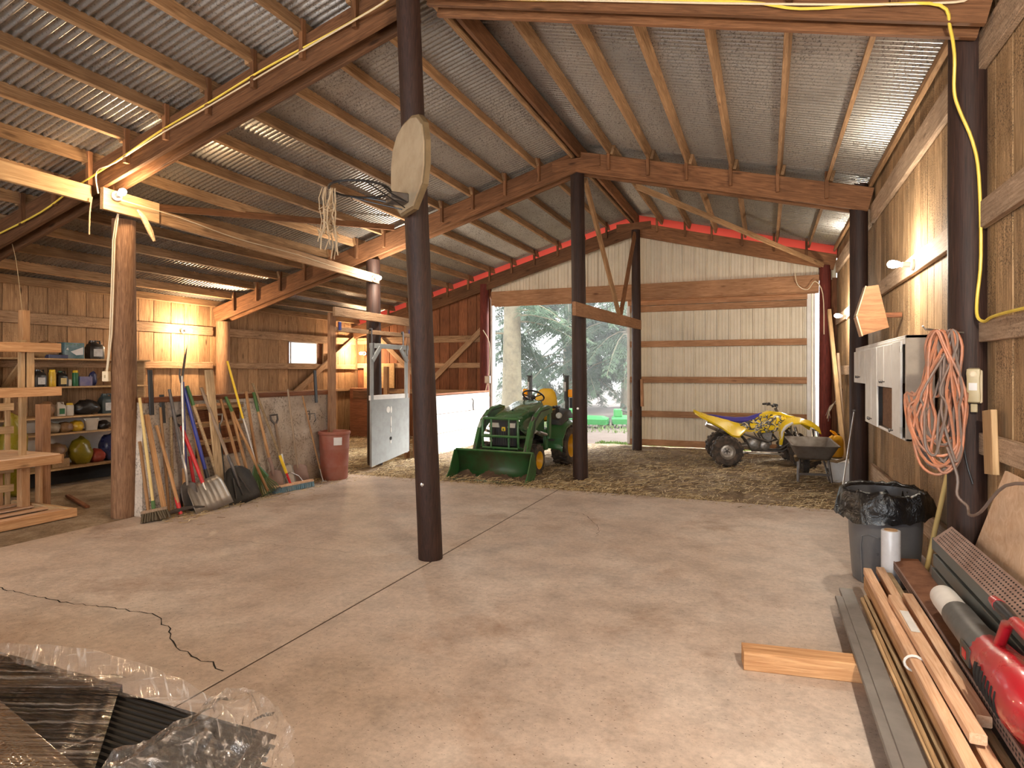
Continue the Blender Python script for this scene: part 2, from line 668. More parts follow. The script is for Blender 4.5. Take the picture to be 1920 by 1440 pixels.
# earth floor of the far bay and the ground outside
m = MB()
nx, ny = 90, 44
x0, x1, y0, y1 = -9.9, 1.35, 8.12, 13.62
vs, fs = [], []
for j in range(ny + 1):
    for i in range(nx + 1):
        x = x0 + (x1 - x0) * i / nx
        y = y0 + (y1 - y0) * j / ny
        e = min(1, (y - y0) / .6)
        z = -.05 + .05 * e + e * (.03 * noise.noise(V((x * 1.1, y * 1.1, 0))) + .014 * noise.noise(V((x * 5, y * 5, 3))))
        vs.append((x, y, z))
for j in range(ny):
    for i in range(nx):
        a = j * (nx + 1) + i
        fs.append((a, a + 1, a + nx + 2, a + nx + 1))
m.add(vs, fs)
tag(m.build('ground', 'dirt', smooth='all'), 'brown earth floor of the far bay littered with straw', 'ground', kind='structure')
m = MB()
vs, fs = [], []
for j in range(41):
    for i in range(41):
        x, y = -40 + i * 2.0, 13.6 + (j / 40) ** 1.6 * 75
        vs.append((x, y, -.04 + (.10 * noise.noise(V((x * .3, y * .3, 1))) if j > 1 else 0)))
for j in range(40):
    for i in range(40):
        a = j * 41 + i
        fs.append((a, a + 1, a + 42, a + 41))
tag(MB().add(vs, fs).build('yard_ground', 'earth_outside', smooth='all'), 'bare brown yard outside the open barn door', 'ground', kind='structure')

# ---------------------------------------------------------------- walls
# right wall
wr = MB().box((XR + .06, 4.6, 2.0), (.02, 18.4, 3.98)).build('wall_right', 'wood_gable')
tag(wr, 'long wall of vertical weathered boards behind the white cabinet', 'wall', kind='structure')
y = -4.3
while y < 13.35:
    w = random.uniform(.20, .31)
    w = min(w, 13.42 - y)
    board('plank', (XR + .024 + random.uniform(-.004, .004), y + w / 2, .02), (XR + .024, y + w / 2, roofz(XR) - .01), .034, w - .006, 'wood_wall_right', wr, up=(1, 0, 0), ch=.003)
    y += w


def girt_r(y0, y1, z0, z1, mat='wood_girt_right'):
    board('girt', (XR - .022, y0, (z0 + z1) / 2), (XR - .022, y1, (z0 + z1) / 2), z1 - z0, .045, mat, wr)


for (a, b) in ((-4.2, .0), (.25, 4.62), (4.84, 8.87), (9.08, 13.1)):
    girt_r(a, b, 3.44, 3.66)
    girt_r(a, b, 2.47, 2.63)
girt_r(.3, 4.6, 1.78, 1.9)
girt_r(.3, 4.6, 1.10, 1.23)
girt_r(4.84, 8.87, .27, .46)
girt_r(9.1, 13.1, 1.55, 1.70)

# left wall with a small window
wl = MB()
for (ya, yb, za, zt) in ((-4.3, 10.98, 0, 2.95), (11.84, 13.4, 0, 2.95), (10.98, 11.84, 0, 1.78), (10.98, 11.84, 2.26, 2.95)):
    wl.box((XL - .06, (ya + yb) / 2, (za + zt) / 2), (.02, yb - ya, zt - za))
wl = wl.build('wall_left', 'wood_gable')
tag(wl, 'wall of wide vertical barn boards with small bright window', 'wall', kind='structure')
y = -4.3
while y < 13.25:
    w = random.uniform(.25, .34)
    for (a, b) in (((0.02, 1.775), (2.265, 2.93)) if 10.98 - w / 2 < y + w / 2 < 11.84 + w / 2 else ((0.02, 2.93),)):
        board('plank', (XL - .024 + random.uniform(-.004, .004), y + w / 2, a), (XL - .024, y + w / 2, b), .034, w - .007, 'wood_wall_left', wl, up=(1, 0, 0), ch=.003)
    y += w
for (a, b) in ((-4.2, 4.5), (4.5, 8.83), (9.07, 13.25)):
    for z0, z1 in ((2.28, 2.44), (1.66, 1.78)):
        board('girt', (XL + .025, a, (z0 + z1) / 2), (XL + .025, b, (z0 + z1) / 2), z1 - z0, .05, 'wood_girt_left', wl)
board('girt', (XL + .025, 9.07, 1.17), (XL + .025, 13.2, 1.15), .06, .06, 'wood_girt_left', wl)
board('brace', (XL + .065, 11.0, 1.12), (XL + .065, 13.2, 2.45), .13, .035, 'wood_girt_left', wl, up=(0, 1, 0))
board('frame_rail', (XL + .01, 10.93, 1.755), (XL + .01, 11.9, 1.755), .04, .07, 'wood_girt_left', wl)
k = NT('frosted_pane')
tr = k.n('ShaderNodeBsdfTranslucent')
tr.inputs[0].default_value = (.86, .88, .93, 1)
mx = k.n('ShaderNodeMixShader')
mx.inputs[0].default_value = .72
k.b.inputs['Base Color'].default_value = (.75, .77, .8, 1)
k.b.inputs['Roughness'].default_value = .4
k.l(k.b.outputs[0], mx.inputs[1])
k.l(tr.outputs[0], mx.inputs[2])
k.l(mx.outputs[0], k.t.nodes['Material Output'].inputs[0])
wn = thing('window_1', 'small frosted window glowing with daylight in plank wall', 'window', (XL, 11.41, 1.77), kind='structure')
MB().box((XL - .03, 11.41, 2.02), (.006, .86, .49)).build('pane', 'frosted_pane', wn, world=True)
m = MB()
for (c, s) in (((XL - .02, 11.41, 1.785), (.03, .9, .02)), ((XL - .02, 11.41, 2.255), (.03, .9, .02)), ((XL - .02, 10.985, 2.02), (.03, .02, .47)), ((XL - .02, 11.835, 2.02), (.03, .02, .47))):
    m.box(c, s)
m.build('window_frame', 'white_paint', wn, world=True)

# back gable: boards on the far side of the stall, ribbed steel above the door
wb = MB()
poly = [(XL, 0), (-5.97, 0), (-5.97, 3.45), (-5.97, roofz(-5.97) - .26), (XL, roofz(XL) - .26)]
Mx = Matrix(((1, 0, 0, 0), (0, 0, 1, 0), (0, 1, 0, 0), (0, 0, 0, 1)))      # (x, y, h) -> (x, h, y)
wb.prism(poly, YB + .12, YB + .14, Mx)
wb = wb.build('wall_back', 'wood_gable')
tag(wb, 'gable end of reddish vertical boards and cream ribbed steel', 'wall', kind='structure')
x = XL + .02
while x < -6.02:
    w = min(random.uniform(.22, .27), -5.98 - x)
    if w > .05:
        board('plank', (x + w / 2, YB + .095, .02), (x + w / 2, YB + .095, zb(x + w / 2) + .19), .034, w - .010, 'wood_gable', wb, up=(0, 1, 0), ch=.004)
    x += w
for z0, z1 in ((2.30, 2.46), (1.69, 1.81), (1.06, 1.17)):
    board('girt', (XL + .05, YB + .05, (z0 + z1) / 2), (-6.12, YB + .05, (z0 + z1) / 2), z1 - z0, .05, 'wood_girt_left', wb)
board('brace', (-7.9, YB, 1.02), (-6.12, YB, 2.62), .13, .04, 'wood_girt_left', wb, up=(1, 0, 0))
board('brace', (-8.95, YB, 2.40), (-7.55, YB, 1.15), .12, .04, 'wood_girt_left', wb, up=(1, 0, 0))


def ribbed(x0, x1, zlo, zhi, y, rib=.030):
    """ribbed steel between x0 and x1; zhi is a function of x"""
    prof = []
    x = x0
    pitch = .229
    while x < x1 - 1e-6:
        for dx, h in ((0, 0), (.012, rib), (.030, rib), (.042, 0), (.098, 0), (.104, .010), (.114, .010), (.120, 0), (.160, 0), (.166, .010), (.176, .010), (.182, 0)):
            if x + dx <= x1:
                prof.append((x + dx, h))
        x += pitch
    prof.append((x1, 0))
    vs = []
    for (px, h) in prof:
        vs += [(px, y - h, zlo), (px, y - h, zhi(px))]
    fs = [(2 * i, 2 * i + 2, 2 * i + 3, 2 * i + 1) for i in range(len(prof) - 1)]
    return MB().add(vs, fs)


xs = -5.97
while xs < 1.2:
    xe = min(xs + .916, XR)
    ribbed(xs, xe, 3.36, lambda q: zb(q) + .19, YB + .13).build('siding_sheet', 'siding_cream', wb, world=True)
    xs += .916
board('header', (-5.9, YB - .02, 3.29), (.93, YB - .02, 3.29), .32, .06, 'wood_header', wb)
board('header', (-5.85, YB + .06, 3.14), (.93, YB + .06, 3.14), .06, .09, 'wood_header', wb)
board('jamb', (-5.93, YB + .12, 0), (-5.93, YB + .12, 3.3), .16, .05, 'white_board', wb, up=(0, 1, 0))

board('corner_board', (1.16, YB + .14, 0), (1.16, YB + .14, 3.4), .04, .34, 'wood_gable', wb, up=(0, 1, 0))
# sliding steel door
dr = thing('door_1', 'cream ribbed steel sliding door with five brown timber rails', 'door', (-1.0, YB + .26, 0), kind='structure')
xs = -2.78
while xs < .8:
    xe = min(xs + .916, .86)
    ribbed(xs, xe, .10, lambda q: 3.25, YB + .27).build('siding_sheet', 'siding_cream', dr, world=True)
    xs += .916
for z, h in ((2.94, .13), (2.19, .13), (1.43, .13), (.70, .13), (.09, .13)):
    board('rail', (-2.77, YB + .215, z), (.74, YB + .215, z), h, .05, 'wood_header', dr)
board('rail', (-2.77, YB + .20, 3.09), (.74, YB + .20, 3.09), .15, .05, 'wood_header', dr)
board('stile', (-2.76, YB + .23, .05), (-2.76, YB + .23, 3.2), .10, .06, 'white_board', dr, up=(0, 1, 0))
board('stile', (.77, YB + .205, .05), (.77, YB + .205, 3.2), .05, .075, 'white_board', dr, up=(0, 1, 0))
board('stile', (.86, YB + .21, .05), (.86, YB + .21, 3.2), .05, .045, 'white_board', dr, up=(0, 1, 0))

# unseen front gable added behind the viewer, doorway sized to limit daylight
wf = MB()
for (x0, x1, z0, z1) in ((XL, -6.4, 0, 2.9), (1.0, XR + .05, 0, 3.9), (-6.4, 1.0, 3.25, 3.9)):
    wf.box(((x0 + x1) / 2, -4.45, (z0 + z1) / 2), (x1 - x0, .04, z1 - z0))
wf.prism([(XL, 2.88), (-6.4, 3.25), (1.0, 3.25), (XR, 3.25), (XR, roofz(XR)), (XC, roofz(XC)), (XL, roofz(XL))], -4.47, -4.43, Mx)
tag(wf.build('wall_front', 'wood_gable'), 'added unseen front gable of reddish boards, doorway sized to limit daylight', 'wall', kind='structure')

# ---------------------------------------------------------------- roof: rafters, purlins, corrugated sheets
ce = thing('ceiling', 'pitched barn roof of corrugated steel on timber purlins', 'roof', (XC, 4.5, ZR), kind='structure')
up_r = V((SR, 0, 1)).normalized()
up_l = V((-SL, 0, 1)).normalized()
NCOR, SHEET = 9, .61


def sheet_mesh(xa, xb, name):
    vs, fs = [], []
    n = NCOR * 8 + 8
    for i in range(n + 1):
        yy = SHEET * i / (NCOR * 8)
        h = .019 * math.cos(2 * math.pi * i / 8)
        for xx in (xa, xb):
            vs.append((xx, yy, roofz(xx if abs(xx - XC) > 1e-6 else XC) + h))
    for i in range(n):
        a = 2 * i
        fs.append((a, a + 1, a + 3, a + 2))
    me = MB().add(vs, fs).mesh(name, 'galvanised_roof', smooth='all')
    return me


me_r, me_l = sheet_mesh(XC, XR + .32, 'roof_sheet_r'), sheet_mesh(XC, XL - .3, 'roof_sheet_l')
i, y = 0, -4.6
while y < 13.7:
    for me in (me_r, me_l):
        o = bpy.data.objects.new('roof_sheet', me)
        put(o, ce, Matrix.Translation((0, y, (i % 2) * .004)))
    y += SHEET
    i += 1
# ridge capping over the sheets
MB().add([(XC - .25, -4.7, roofz(XC - .25) + .02), (XC - .25, 13.9, roofz(XC - .25) + .02), (XC, -4.7, roofz(XC) + .03), (XC, 13.9, roofz(XC) + .03), (XC + .25, -4.7, roofz(XC + .25) + .02), (XC + .25, 13.9, roofz(XC + .25) + .02)], [(0, 1, 3, 2), (2, 3, 5, 4)]).build('ridge_cap', 'galvanised_roof', ce, world=True)

PUR_R = [-2.05, -1.49, -.97, -.40, .18, .75]
PUR_L = [-3.20 - .545 * q for q in range(12)]
clm = {}


def cleat(raf, x, yface, right, side):
    """short upright block nailed to the rafter's face beside a purlin"""
    z1 = zb(x) + .43
    h = .34
    up = (1, 0, 0)
    M, L = frame((x + side * .045, yface, z1 - h), (x + side * .045, yface, z1), up)
    if 'c' not in clm:
        clm['c'] = octo(h, .05, .042, .003).mesh('cleat', 'wood_rafter')
    o = bpy.data.objects.new('cleat', clm['c'])
    put(o, raf, M)


for fi, fy in enumerate(FRAMES):
    for side in (0, 1):
        for k, dy in enumerate((.025, .225)):
            if fi == 2 and k == 1:
                dy = .19
            xa = XC + (.02 if side else -.02)
            xb = XR - .04 if side else XL + .05
            upv = up_r if side else up_l
            a = V((xa, fy + dy, zb(xa) + .15))
            b = V((xb, fy + dy, zb(xb) + .15))
            if fi == 4:
                a.z -= .085
                b.z -= .085
            if fi == 4 and k == 1:
                continue
            if fi == 2:
                a.x += (.10 if side else -.10)
                a.z = zb(a.x) + .15
            r = board('rafter', a, b, .29, .045, 'wood_rafter', ce, up=upv, ch=.004)
            if k == 0:
                for px in (PUR_R if side else PUR_L):
                    cleat(r, px, fy - .022, side, -1 if side else 1)
    # gusset plate at the peak
    if fi != 2:
        board('gusset', (XC - .36, fy - .012, ZR + .10), (XC + .36, fy - .012, ZR + .12), .16, .02, 'wood_rafter', ce)
for bi in range(4):
    ya, yb = FRAMES[bi] - .05, FRAMES[bi + 1] + .28
    off = .022 if bi % 2 else -.022
    for x in PUR_R:
        xx = x + off
        board('purlin', (xx, ya, zb(xx) + .305 + .068), (xx, yb, zb(xx) + .305 + .068), .135, .04, 'wood_purlin', ce, up=up_r, ch=.003)
    for x in PUR_L:
        xx = x + off
        board('purlin', (xx, ya, zb(xx) + .305 + .068), (xx, yb, zb(xx) + .305 + .068), .135, .04, 'wood_purlin', ce, up=up_l, ch=.003)
    for dx, mt in ((-.055, 'wood_purlin'), (.045, 'wood_rafter')):
        board('purlin', (XC + dx, ya + .03, zb(XC) + .30), (XC + dx, yb - .03, zb(XC) + .30), .20, .045, mt, ce, ch=.003)
for x, upv in ((XR - .03, up_r), (XL + .05, up_l)):
    board('eave_plate', (x, -4.3, zb(x) + .37), (x, 13.4, zb(x) + .37), .12, .04, 'wood_purlin', ce, up=upv, ch=.003)
# thin sway braces under the purlins
board('brace', (-1.75, 9.1, zb(-1.75) - .03), (.98, 13.0, zb(.98) - .05), .09, .025, 'wood_purlin', ce)
board('brace', (-6.9, 5.3, zb(-6.9) + .28), (-5.6, 8.7, zb(-5.6) + .27), .09, .025, 'wood_rafter', ce)
# red rake and eave trim, lit by the sky outside
k = NT('red_translucent')
k.b.inputs['Base Color'].default_value = (.60, .06, .04, 1)
tr = k.n('ShaderNodeBsdfTranslucent')
tr.inputs[0].default_value = (.92, .33, .27, 1)
mx = k.n('ShaderNodeMixShader')
mx.inputs[0].default_value = .8
k.l(k.b.outputs[0], mx.inputs[1])
k.l(tr.outputs[0], mx.inputs[2])
k.l(mx.outputs[0], k.t.nodes['Material Output'].inputs[0])
for n_, (xa, xb) in enumerate(((XC, XR + .3), (XC, XL - .25))):
    vs = [(xa, 13.46, roofz(xa) - .24), (xb, 13.46, roofz(xb) - .24), (xb, 13.46, roofz(xb) + .02), (xa, 13.46, roofz(xa) + .02)]
    m = MB().add(vs, [(0, 1, 2, 3)])
    vs2 = [(p[0], p[1] + .012, p[2]) for p in vs]
    m.add(vs2, [(0, 1, 2, 3)])
    tag(m.build('trim_%d' % (n_ + 1), 'red_translucent'), ('red metal rake trim along the right roof slope at the far gable', 'red metal rake trim along the left roof slope at the far gable')[n_], 'trim', kind='structure')
m = MB().box((XR + .22, 4.6, roofz(XR + .22) - .07), (.01, 18.6, .15))
tag(m.build('trim_3', 'red_translucent'), 'red metal eave trim seen above the right wall boards', 'trim', kind='structure')

# ---------------------------------------------------------------- posts


def pole(name, base, top, r0, r1, mat, label, bolt=None):
    base, top = V(base), V(top)
    d = top - base
    M = Matrix.Translation(base) @ d.to_track_quat('Z', 'Y').to_matrix().to_4x4()
    t = bpy.data.objects.new(name, None)
    put(t, None, Matrix.Translation(base))
    tag(t, label, 'post', 'round timber posts', 'structure')
    n, q = 18, 24
    vs, fs = [], []
    sd = random.uniform(0, 50)
    for j in range(q + 1):
        z = d.length * j / q
        r = r0 + (r1 - r0) * j / q
        for kk in range(n):
            a = 2 * math.pi * kk / n
            rr = r * (1 + .035 * noise.noise(V((math.cos(a) + sd, math.sin(a), z * .9))))
            vs.append(M @ V((rr * math.cos(a), rr * math.sin(a), z)))
    for j in range(q):
        for kk in range(n):
            k2 = (kk + 1) % n
            fs.append((j * n + kk, j * n + k2, (j + 1) * n + k2, (j + 1) * n + kk))
    fs.append(tuple(range(n))[::-1])
    fs.append(tuple(range(q * n, (q + 1) * n)))
    MB().add(vs, fs).build('shaft', mat, t, world=True, smooth=True)
    if bolt:
        b = V(bolt)
        MB().lathe([(.004, 0), (.018, .001), (.018, .006), (.010, .008), (.010, .014), (.001, .015)], 12, Matrix.Translation(b) @ (-b.xy.to_3d()).to_track_quat('Z', 'Y').to_matrix().to_4x4()).build('bolt', 'steel', t, world=True)
    return t


pole('timber_post', (-2.67, 4.72, 0), (-2.61, 4.22, 4.95), .104, .092, 'pole_dark', 'dark round post carrying the basketball backboard', (-2.655, 4.56, .66))
pole('timber_post', (-2.55, 8.98, -.02), (-2.60, 8.98, 4.54), .112, .102, 'pole_dark', 'dark round post beside the green tractor', (-2.56, 8.87, 1.06))
pole('timber_post', (-2.44, 12.78, -.02), (-2.50, 12.95, 4.52), .10, .088, 'pole_dark', 'dark round post in front of the sliding steel door')
pole('timber_post', (-6.62, 4.84, 0), (-6.44, 4.70, 3.24), .130, .112, 'pole_brown', 'pale brown round post between shelves and hand tools')
pole('timber_post', (-6.2, 9.05, -.02), (-6.2, 8.99, 3.5), .13, .115, 'pole_dark', 'dark round post behind the grey stall gate')
pole('timber_post', (-9.55, 8.95, 0), (-9.55, 8.95, 2.55), .125, .12, 'pole_brown', 'brown round post against the plank wall between shelves and window')
pole('timber_post', (1.17, 4.70, 0), (1.17, 4.70, 3.95), .112, .108, 'pole_dark', 'dark round wall post carrying the ivory telephone')
pole('timber_post', (1.08, 8.97, 0), (1.08, 8.97, 3.95), .108, .102, 'pole_dark', 'dark round wall post behind the end of the white cabinet')
pole('timber_post', (1.03, 13.2, 0), (1.03, 13.2, 3.6), .11, .10, 'pole_red', 'red stained round post at the corner beside the steel door')
pole('timber_post', (-6.05, 13.2, 0), (-6.05, 13.2, 3.62), .11, .10, 'pole_red', 'reddish round post at the hinge side of the open doorway')

# V truss between the middle and the far posts
tv = thing('ridge_truss', 'timber V brace on a cross beam between the two ridge posts', 'truss', (-2.5, 10.8, 2.4), kind='structure')
board('beam', (-2.45, 8.3, 2.47), (-2.40, 12.9, 2.56), .19, .05, 'wood_header', tv)
board('brace', (-2.50, 9.05, 4.45), (-2.47, 11.25, 2.62), .13, .045, 'wood_purlin', tv, up=(0, 1, 0))
board('brace', (-2.50, 12.85, 4.42), (-2.47, 11.38, 2.66), .13, .045, 'wood_rafter', tv, up=(0, 1, 0))

# girders along the left post row
tg = thing('post_row_girder', 'long horizontal boards nailed along the left row of posts', 'beam', (-6.3, 4.7, 3.2), kind='structure')
board('girder_board', (-6.36, .2, 3.43), (-6.36, 4.28, 3.40), .17, .05, 'wood_tan', tg)
board('girder_board', (-6.24, 4.32, 3.36), (-6.24, 4.95, 3.35), .22, .05, 'wood_tan', tg)
board('girder_board', (-6.27, 4.72, 3.33), (-6.07, 8.95, 3.16), .15, .045, 'wood_purlin', tg)
board('girder_board', (-6.42, 4.55, 3.36), (-6.42, 4.60, 3.90), .2, .12, 'wood_rafter', tg, up=(1, 0, 0))
# ================================================================ bare light bulbs


def bulb(loc, d, col, power, label, off=None):
    """loc: centre of the glass; d: direction from socket to glass"""
    loc = V(loc)
    t = thing('light_bulb', label, 'light bulb', loc, group='bare bulbs')
    q = V(d).to_track_quat('Z', 'Y').to_matrix().to_4x4()
    MB().lathe([(.012, -.075), (.016, -.06), (.030, -.025), (.036, .005), (.030, .034), (.014, .046), (.002, .049)], 16, q).build('bulb_glass', 'bulb_on_' + ('l' if col is BULB_LEFT else 'r'), t, smooth=True)
    MB().lathe([(.05, -.155), (.05, -.135), (.024, -.125), (.024, -.068), (.02, -.065)], 14, q).build('socket', 'white_paint', t, smooth=True)
    ld = bpy.data.lights.new('bulb_light', 'POINT')
    ld.energy = power
    ld.color = col
    ld.shadow_soft_size = .05
    lo = bpy.data.objects.new('bulb_light', ld)
    put(lo, t, Matrix.Translation(loc + V(d).normalized() * .14))
    return t


for nm, c in (('l', BULB_LEFT), ('r', BULB_RIGHT)):
    k = NT('bulb_on_' + nm)
    k.b.inputs['Base Color'].default_value = (1, .9, .75, 1)
    k.b.inputs['Emission Color'].default_value = (*[min(1, q * 1.15) for q in c], 1)
    k.b.inputs['Emission Strength'].default_value = 40
PW = 1.0
bulb((-6.05, 4.40, 3.42), (1, -.3, .1), BULB_LEFT, 38 * PW, 'glowing bare bulb on a board at the top of the pale brown post')
bulb((-5.90, 8.72, 3.14), (1, -.5, 0), BULB_RIGHT, 80 * PW, 'glowing bare bulb high on the dark post above the stall gate')
bulb((-9.50, 8.16, 2.33), (1, 0, 0), BULB_LEFT, 110 * PW, 'glowing bare bulb on the plank wall above the hand tools')
bulb((-9.40, 13.11, 2.06), (.0, -1, 0), BULB_LEFT, 80 * PW, 'glowing bare bulb inside the stall behind the gate')
bulb((1.04, 6.40, 2.55), (-1, 0, .1), BULB_RIGHT, 60 * PW, 'glowing bare bulb on the wall board above the white cabinet')
bulb((1.06, 11.3, 2.50), (-1, 0, .1), BULB_RIGHT, 55 * PW, 'glowing bare bulb beside the far corner of the wall')
bulb((1.06, 1.5, 2.55), (-1, 0, .1), BULB_RIGHT, 210 * PW, 'bare bulb on the wall boards near the barn entrance')
bulb((-6.16, .1, 3.42), (1, -.3, .1), BULB_LEFT, 138 * PW, 'added unseen bulb on the post row, making up for the dimmed near bulb')  # unseen fill lamp, added to make up for the dimmed near-left bulb
# ================================================================ tool wall, stall and gate
tw = thing('wall_stall', 'low whitewashed stall wall with hand tools leaning on it', 'wall', (-6.4, 4.9, 0), kind='structure')


def twx(y):
    return -6.36 + (y - 4.85) * .047


m = MB()
n, q = 60, 26
vs, fs = [], []
for j in range(q + 1):
    for i in range(n + 1):
        y = 4.86 + (7.92 - 4.86) * i / n
        z = 1.26 * j / q
        vs.append((twx(y) + .012 * noise.noise(V((y * 6, z * 6, 0))), y, z))
for j in range(q):
    for i in range(n):
        y, z = 4.86 + 3.06 * (i + .5) / n, 1.26 * (j + .5) / q
        if 5.5 < y < 6.25 and .55 < z < 1.2:
            continue
        a = j * (n + 1) + i
        fs.append((a, a + 1, a + n + 2, a + n + 1))
m.add(vs, fs)
m.build('plaster_face', 'whitewash', tw, world=True, smooth='all')
for (a, b, z0, z1) in ((4.86, 5.5, 0, 1.26), (6.25, 7.92, 0, 1.26), (5.5, 6.25, 0, .55)):
    yc = (a + b) / 2
    MB().box((-.09, 0, 0), (.14, b - a, z1 - z0), Matrix.Translation((twx(yc), yc, (z0 + z1) / 2))).build('wall_core', 'whitewash', tw, world=True)
board('top_rail', (twx(4.86) - .04, 4.86, 1.285), (twx(7.92) - .04, 7.92, 1.285), .06, .16, 'wood_gable', tw)
for z in (.62, .84, 1.06):
    board('manger_board', (twx(5.5) - .10, 5.46, z), (twx(6.25) - .10, 6.29, z), .15, .03, 'wood_gable', tw)
for z in (.73, .95, 1.16):
    board('manger_board', (twx(5.5) - .02, 5.48, z), (twx(6.25) - .02, 6.27, z), .035, .03, 'wood_tan', tw)
for (y, z0, z1, lb) in ((4.93, 1.12, 1.62, 'black strip hanging above the yellow-handled scrub brush'), (5.07, 1.02, 1.34, 'short black strip hanging between the leaning sticks'), (7.52, 1.14, 1.62, 'black strip hanging beside the stall door post')):
    t = board('divider_strap', (twx(y) + .05, y, z0), (twx(y) + .02, y, z1), .055, .018, 'black_plastic', None, up=(0, 1, 0))
    tag(t, lb, 'strap', 'black hanging strips')
m = MB()
m.tube([(-6.22, 7.35, 1.02), (-6.16, 7.34, 1.03), (-6.15, 7.34, .96), (-6.17, 7.36, .90)], .008, 6)
m.tube([(-6.22, 7.38, .98), (-6.13, 7.42, .99), (-6.12, 7.43, .90), (-6.15, 7.43, .86)], .008, 6)
tag(m.build_at('wall_hook', 'dark_steel', (-6.2, 7.36, .9)), 'dark iron hook on the whitewashed wall near the red bin', 'hook')

# stall door frame
df = thing('door_2', 'timber frame with hanging rail around the stall doorway', 'door frame', (-6.17, 7.88, 0), kind='structure')
board('jamb', (-6.17, 7.86, 0), (-6.17, 7.86, 2.50), .05, .15, 'wood_header', df, up=(1, 0, 0))
board('top_board', (-6.10, 7.82, 2.52), (-6.06, 10.0, 2.50), .14, .045, 'wood_girt_left', df)
board('track_rail', (-6.08, 7.84, 2.25), (-6.04, 9.98, 2.26), .07, .04, 'wood_girt_left', df)
board('jamb', (-6.14, 9.98, 0), (-6.14, 9.98, 2.52), .05, .12, 'wood_header', df, up=(1, 0, 0))
for yy, zz in ((7.90, 2.30), (9.93, 2.30)):
    MB().box((-6.05, yy, zz), (.02, .05, .13), ch=.004).build('rail_bracket', 'shovel_blue', df, world=True)
for yy in (8.66, 9.62):
    m = MB()
    m.lathe([(.028, -.012), (.028, .012)], 12, Matrix.Translation((-6.02, yy, 2.29)) @ Matrix.Rotation(math.pi / 2, 4, 'Y'))
    m.box((-6.0, yy, 2.15), (.012, .03, .32))
    m.build('roller', 'dark_steel', df, world=True)

# grey sliding gate
gt = thing('stall_gate', 'grey painted stall gate with open frame above a solid panel', 'gate', (-6.0, 9.2, 0))
GY0, GY1 = 8.62, 9.78
m = MB()
N = 14
poly = [(GY0, .04), (9.35, .12), (9.52, .14), (GY1, .17), (GY1, 1.13), (GY0, 1.14)]
My = Matrix(((0, 0, 1, 0), (1, 0, 0, 0), (0, 1, 0, 0), (0, 0, 0, 1)))        # (y, z, h) -> (h, y, z)
m.prism(poly, -.012, .012, Matrix.Translation((-5.985, 0, 0)) @ My)
pn = m.build('gate_panel', 'gate_grey', gt, world=True)
for (yy, zz, w, h) in ((9.10, .955, .11, .11), (9.19, .95, .05, .12), (9.19, .75, .03, .18), (9.19, .60, .025, .10), (9.18, .40, .03, .06)):
    MB().lathe([(1, 0), (1, .004)], 12, Matrix.Translation((-5.972, yy, zz)) @ Matrix.Rotation(math.pi / 2, 4, 'Y') @ Matrix.Diagonal((h / 2, w / 2, 1, 1))).build('white_paint_patch', 'white_paint', pn, world=True)
MB().lathe([(.03, 0), (.03, .006)], 10, Matrix.Translation((-5.972, 9.18, .46)) @ Matrix.Rotation(math.pi / 2, 4, 'Y')).build('finger_hole', 'hole_black', pn, world=True)
for (a, b, w) in (((-6.0, GY0 + .04, .05), (-6.0, GY0 + .04, 2.06), .07), ((-6.0, GY1 - .06, .15), (-6.0, GY1 - .06, 2.06), .07)):
    board('stile', a, b, .035, w, 'gate_grey', gt, up=(1, 0, 0))
board('rail', (-6.0, GY0, 2.03), (-6.0, GY1, 2.03), .08, .036, 'gate_grey', gt)
board('rail', (-6.01, GY0, 1.17), (-6.01, GY1, 1.17), .08, .036, 'white_board', gt)
for (ya, yb) in ((GY0 + .04, GY0 + .26), (GY1 - .05, GY1 - .27)):
    board('corner_brace', (-5.985, ya, 1.78), (-5.985, yb, 2.01), .08, .03, 'gate_grey', gt, up=(0, 0, 1))
for yy in (GY0 + .06, GY1 - .06):
    MB().box((-5.975, yy, 1.98), (.01, .022, .20)).build('strap_hinge', 'dark_steel', gt, world=True)

# board lining and a short white partition catching the daylight
pw = thing('wall_partition', 'low white painted partition beside the tractor, bright with daylight', 'wall', (-5.95, 11.6, 0), kind='structure')
for i, (z0, z1) in enumerate(((-.02, .38), (.39, .76), (.77, 1.13))):
    board('board', (-5.97, 10.14, (z0 + z1) / 2), (-5.90, 13.12, (z0 + z1) / 2), z1 - z0, .035, 'white_board', pw)
board('top_rail', (-5.98, 10.12, 1.155), (-5.92, 13.12, 1.155), .035, .09, 'wood_gable', pw)
board('end_post', (-6.0, 10.08, 0), (-6.0, 10.08, 1.15), .10, .10, 'wood_header', pw, up=(1, 0, 0))
board('end_trim', (-5.94, 10.16, 0), (-5.94, 10.16, 1.14), .02, .06, 'white_board', pw, up=(1, 0, 0))
board('post', (-5.96, 13.05, 0), (-5.96, 13.05, 1.1), .1, .09, 'wood_header', pw, up=(1, 0, 0))
t = MB()
t.tube([(-5.86, 12.15, 1.02), (-5.85, 12.2, .98), (-5.85, 12.18, .88), (-5.85, 12.2, .78)], .014, 6)
tag(t.build_at('cable_loop', 'dark_steel', (-5.86, 12.2, .8)), 'dark strap hanging on the white partition', 'strap')

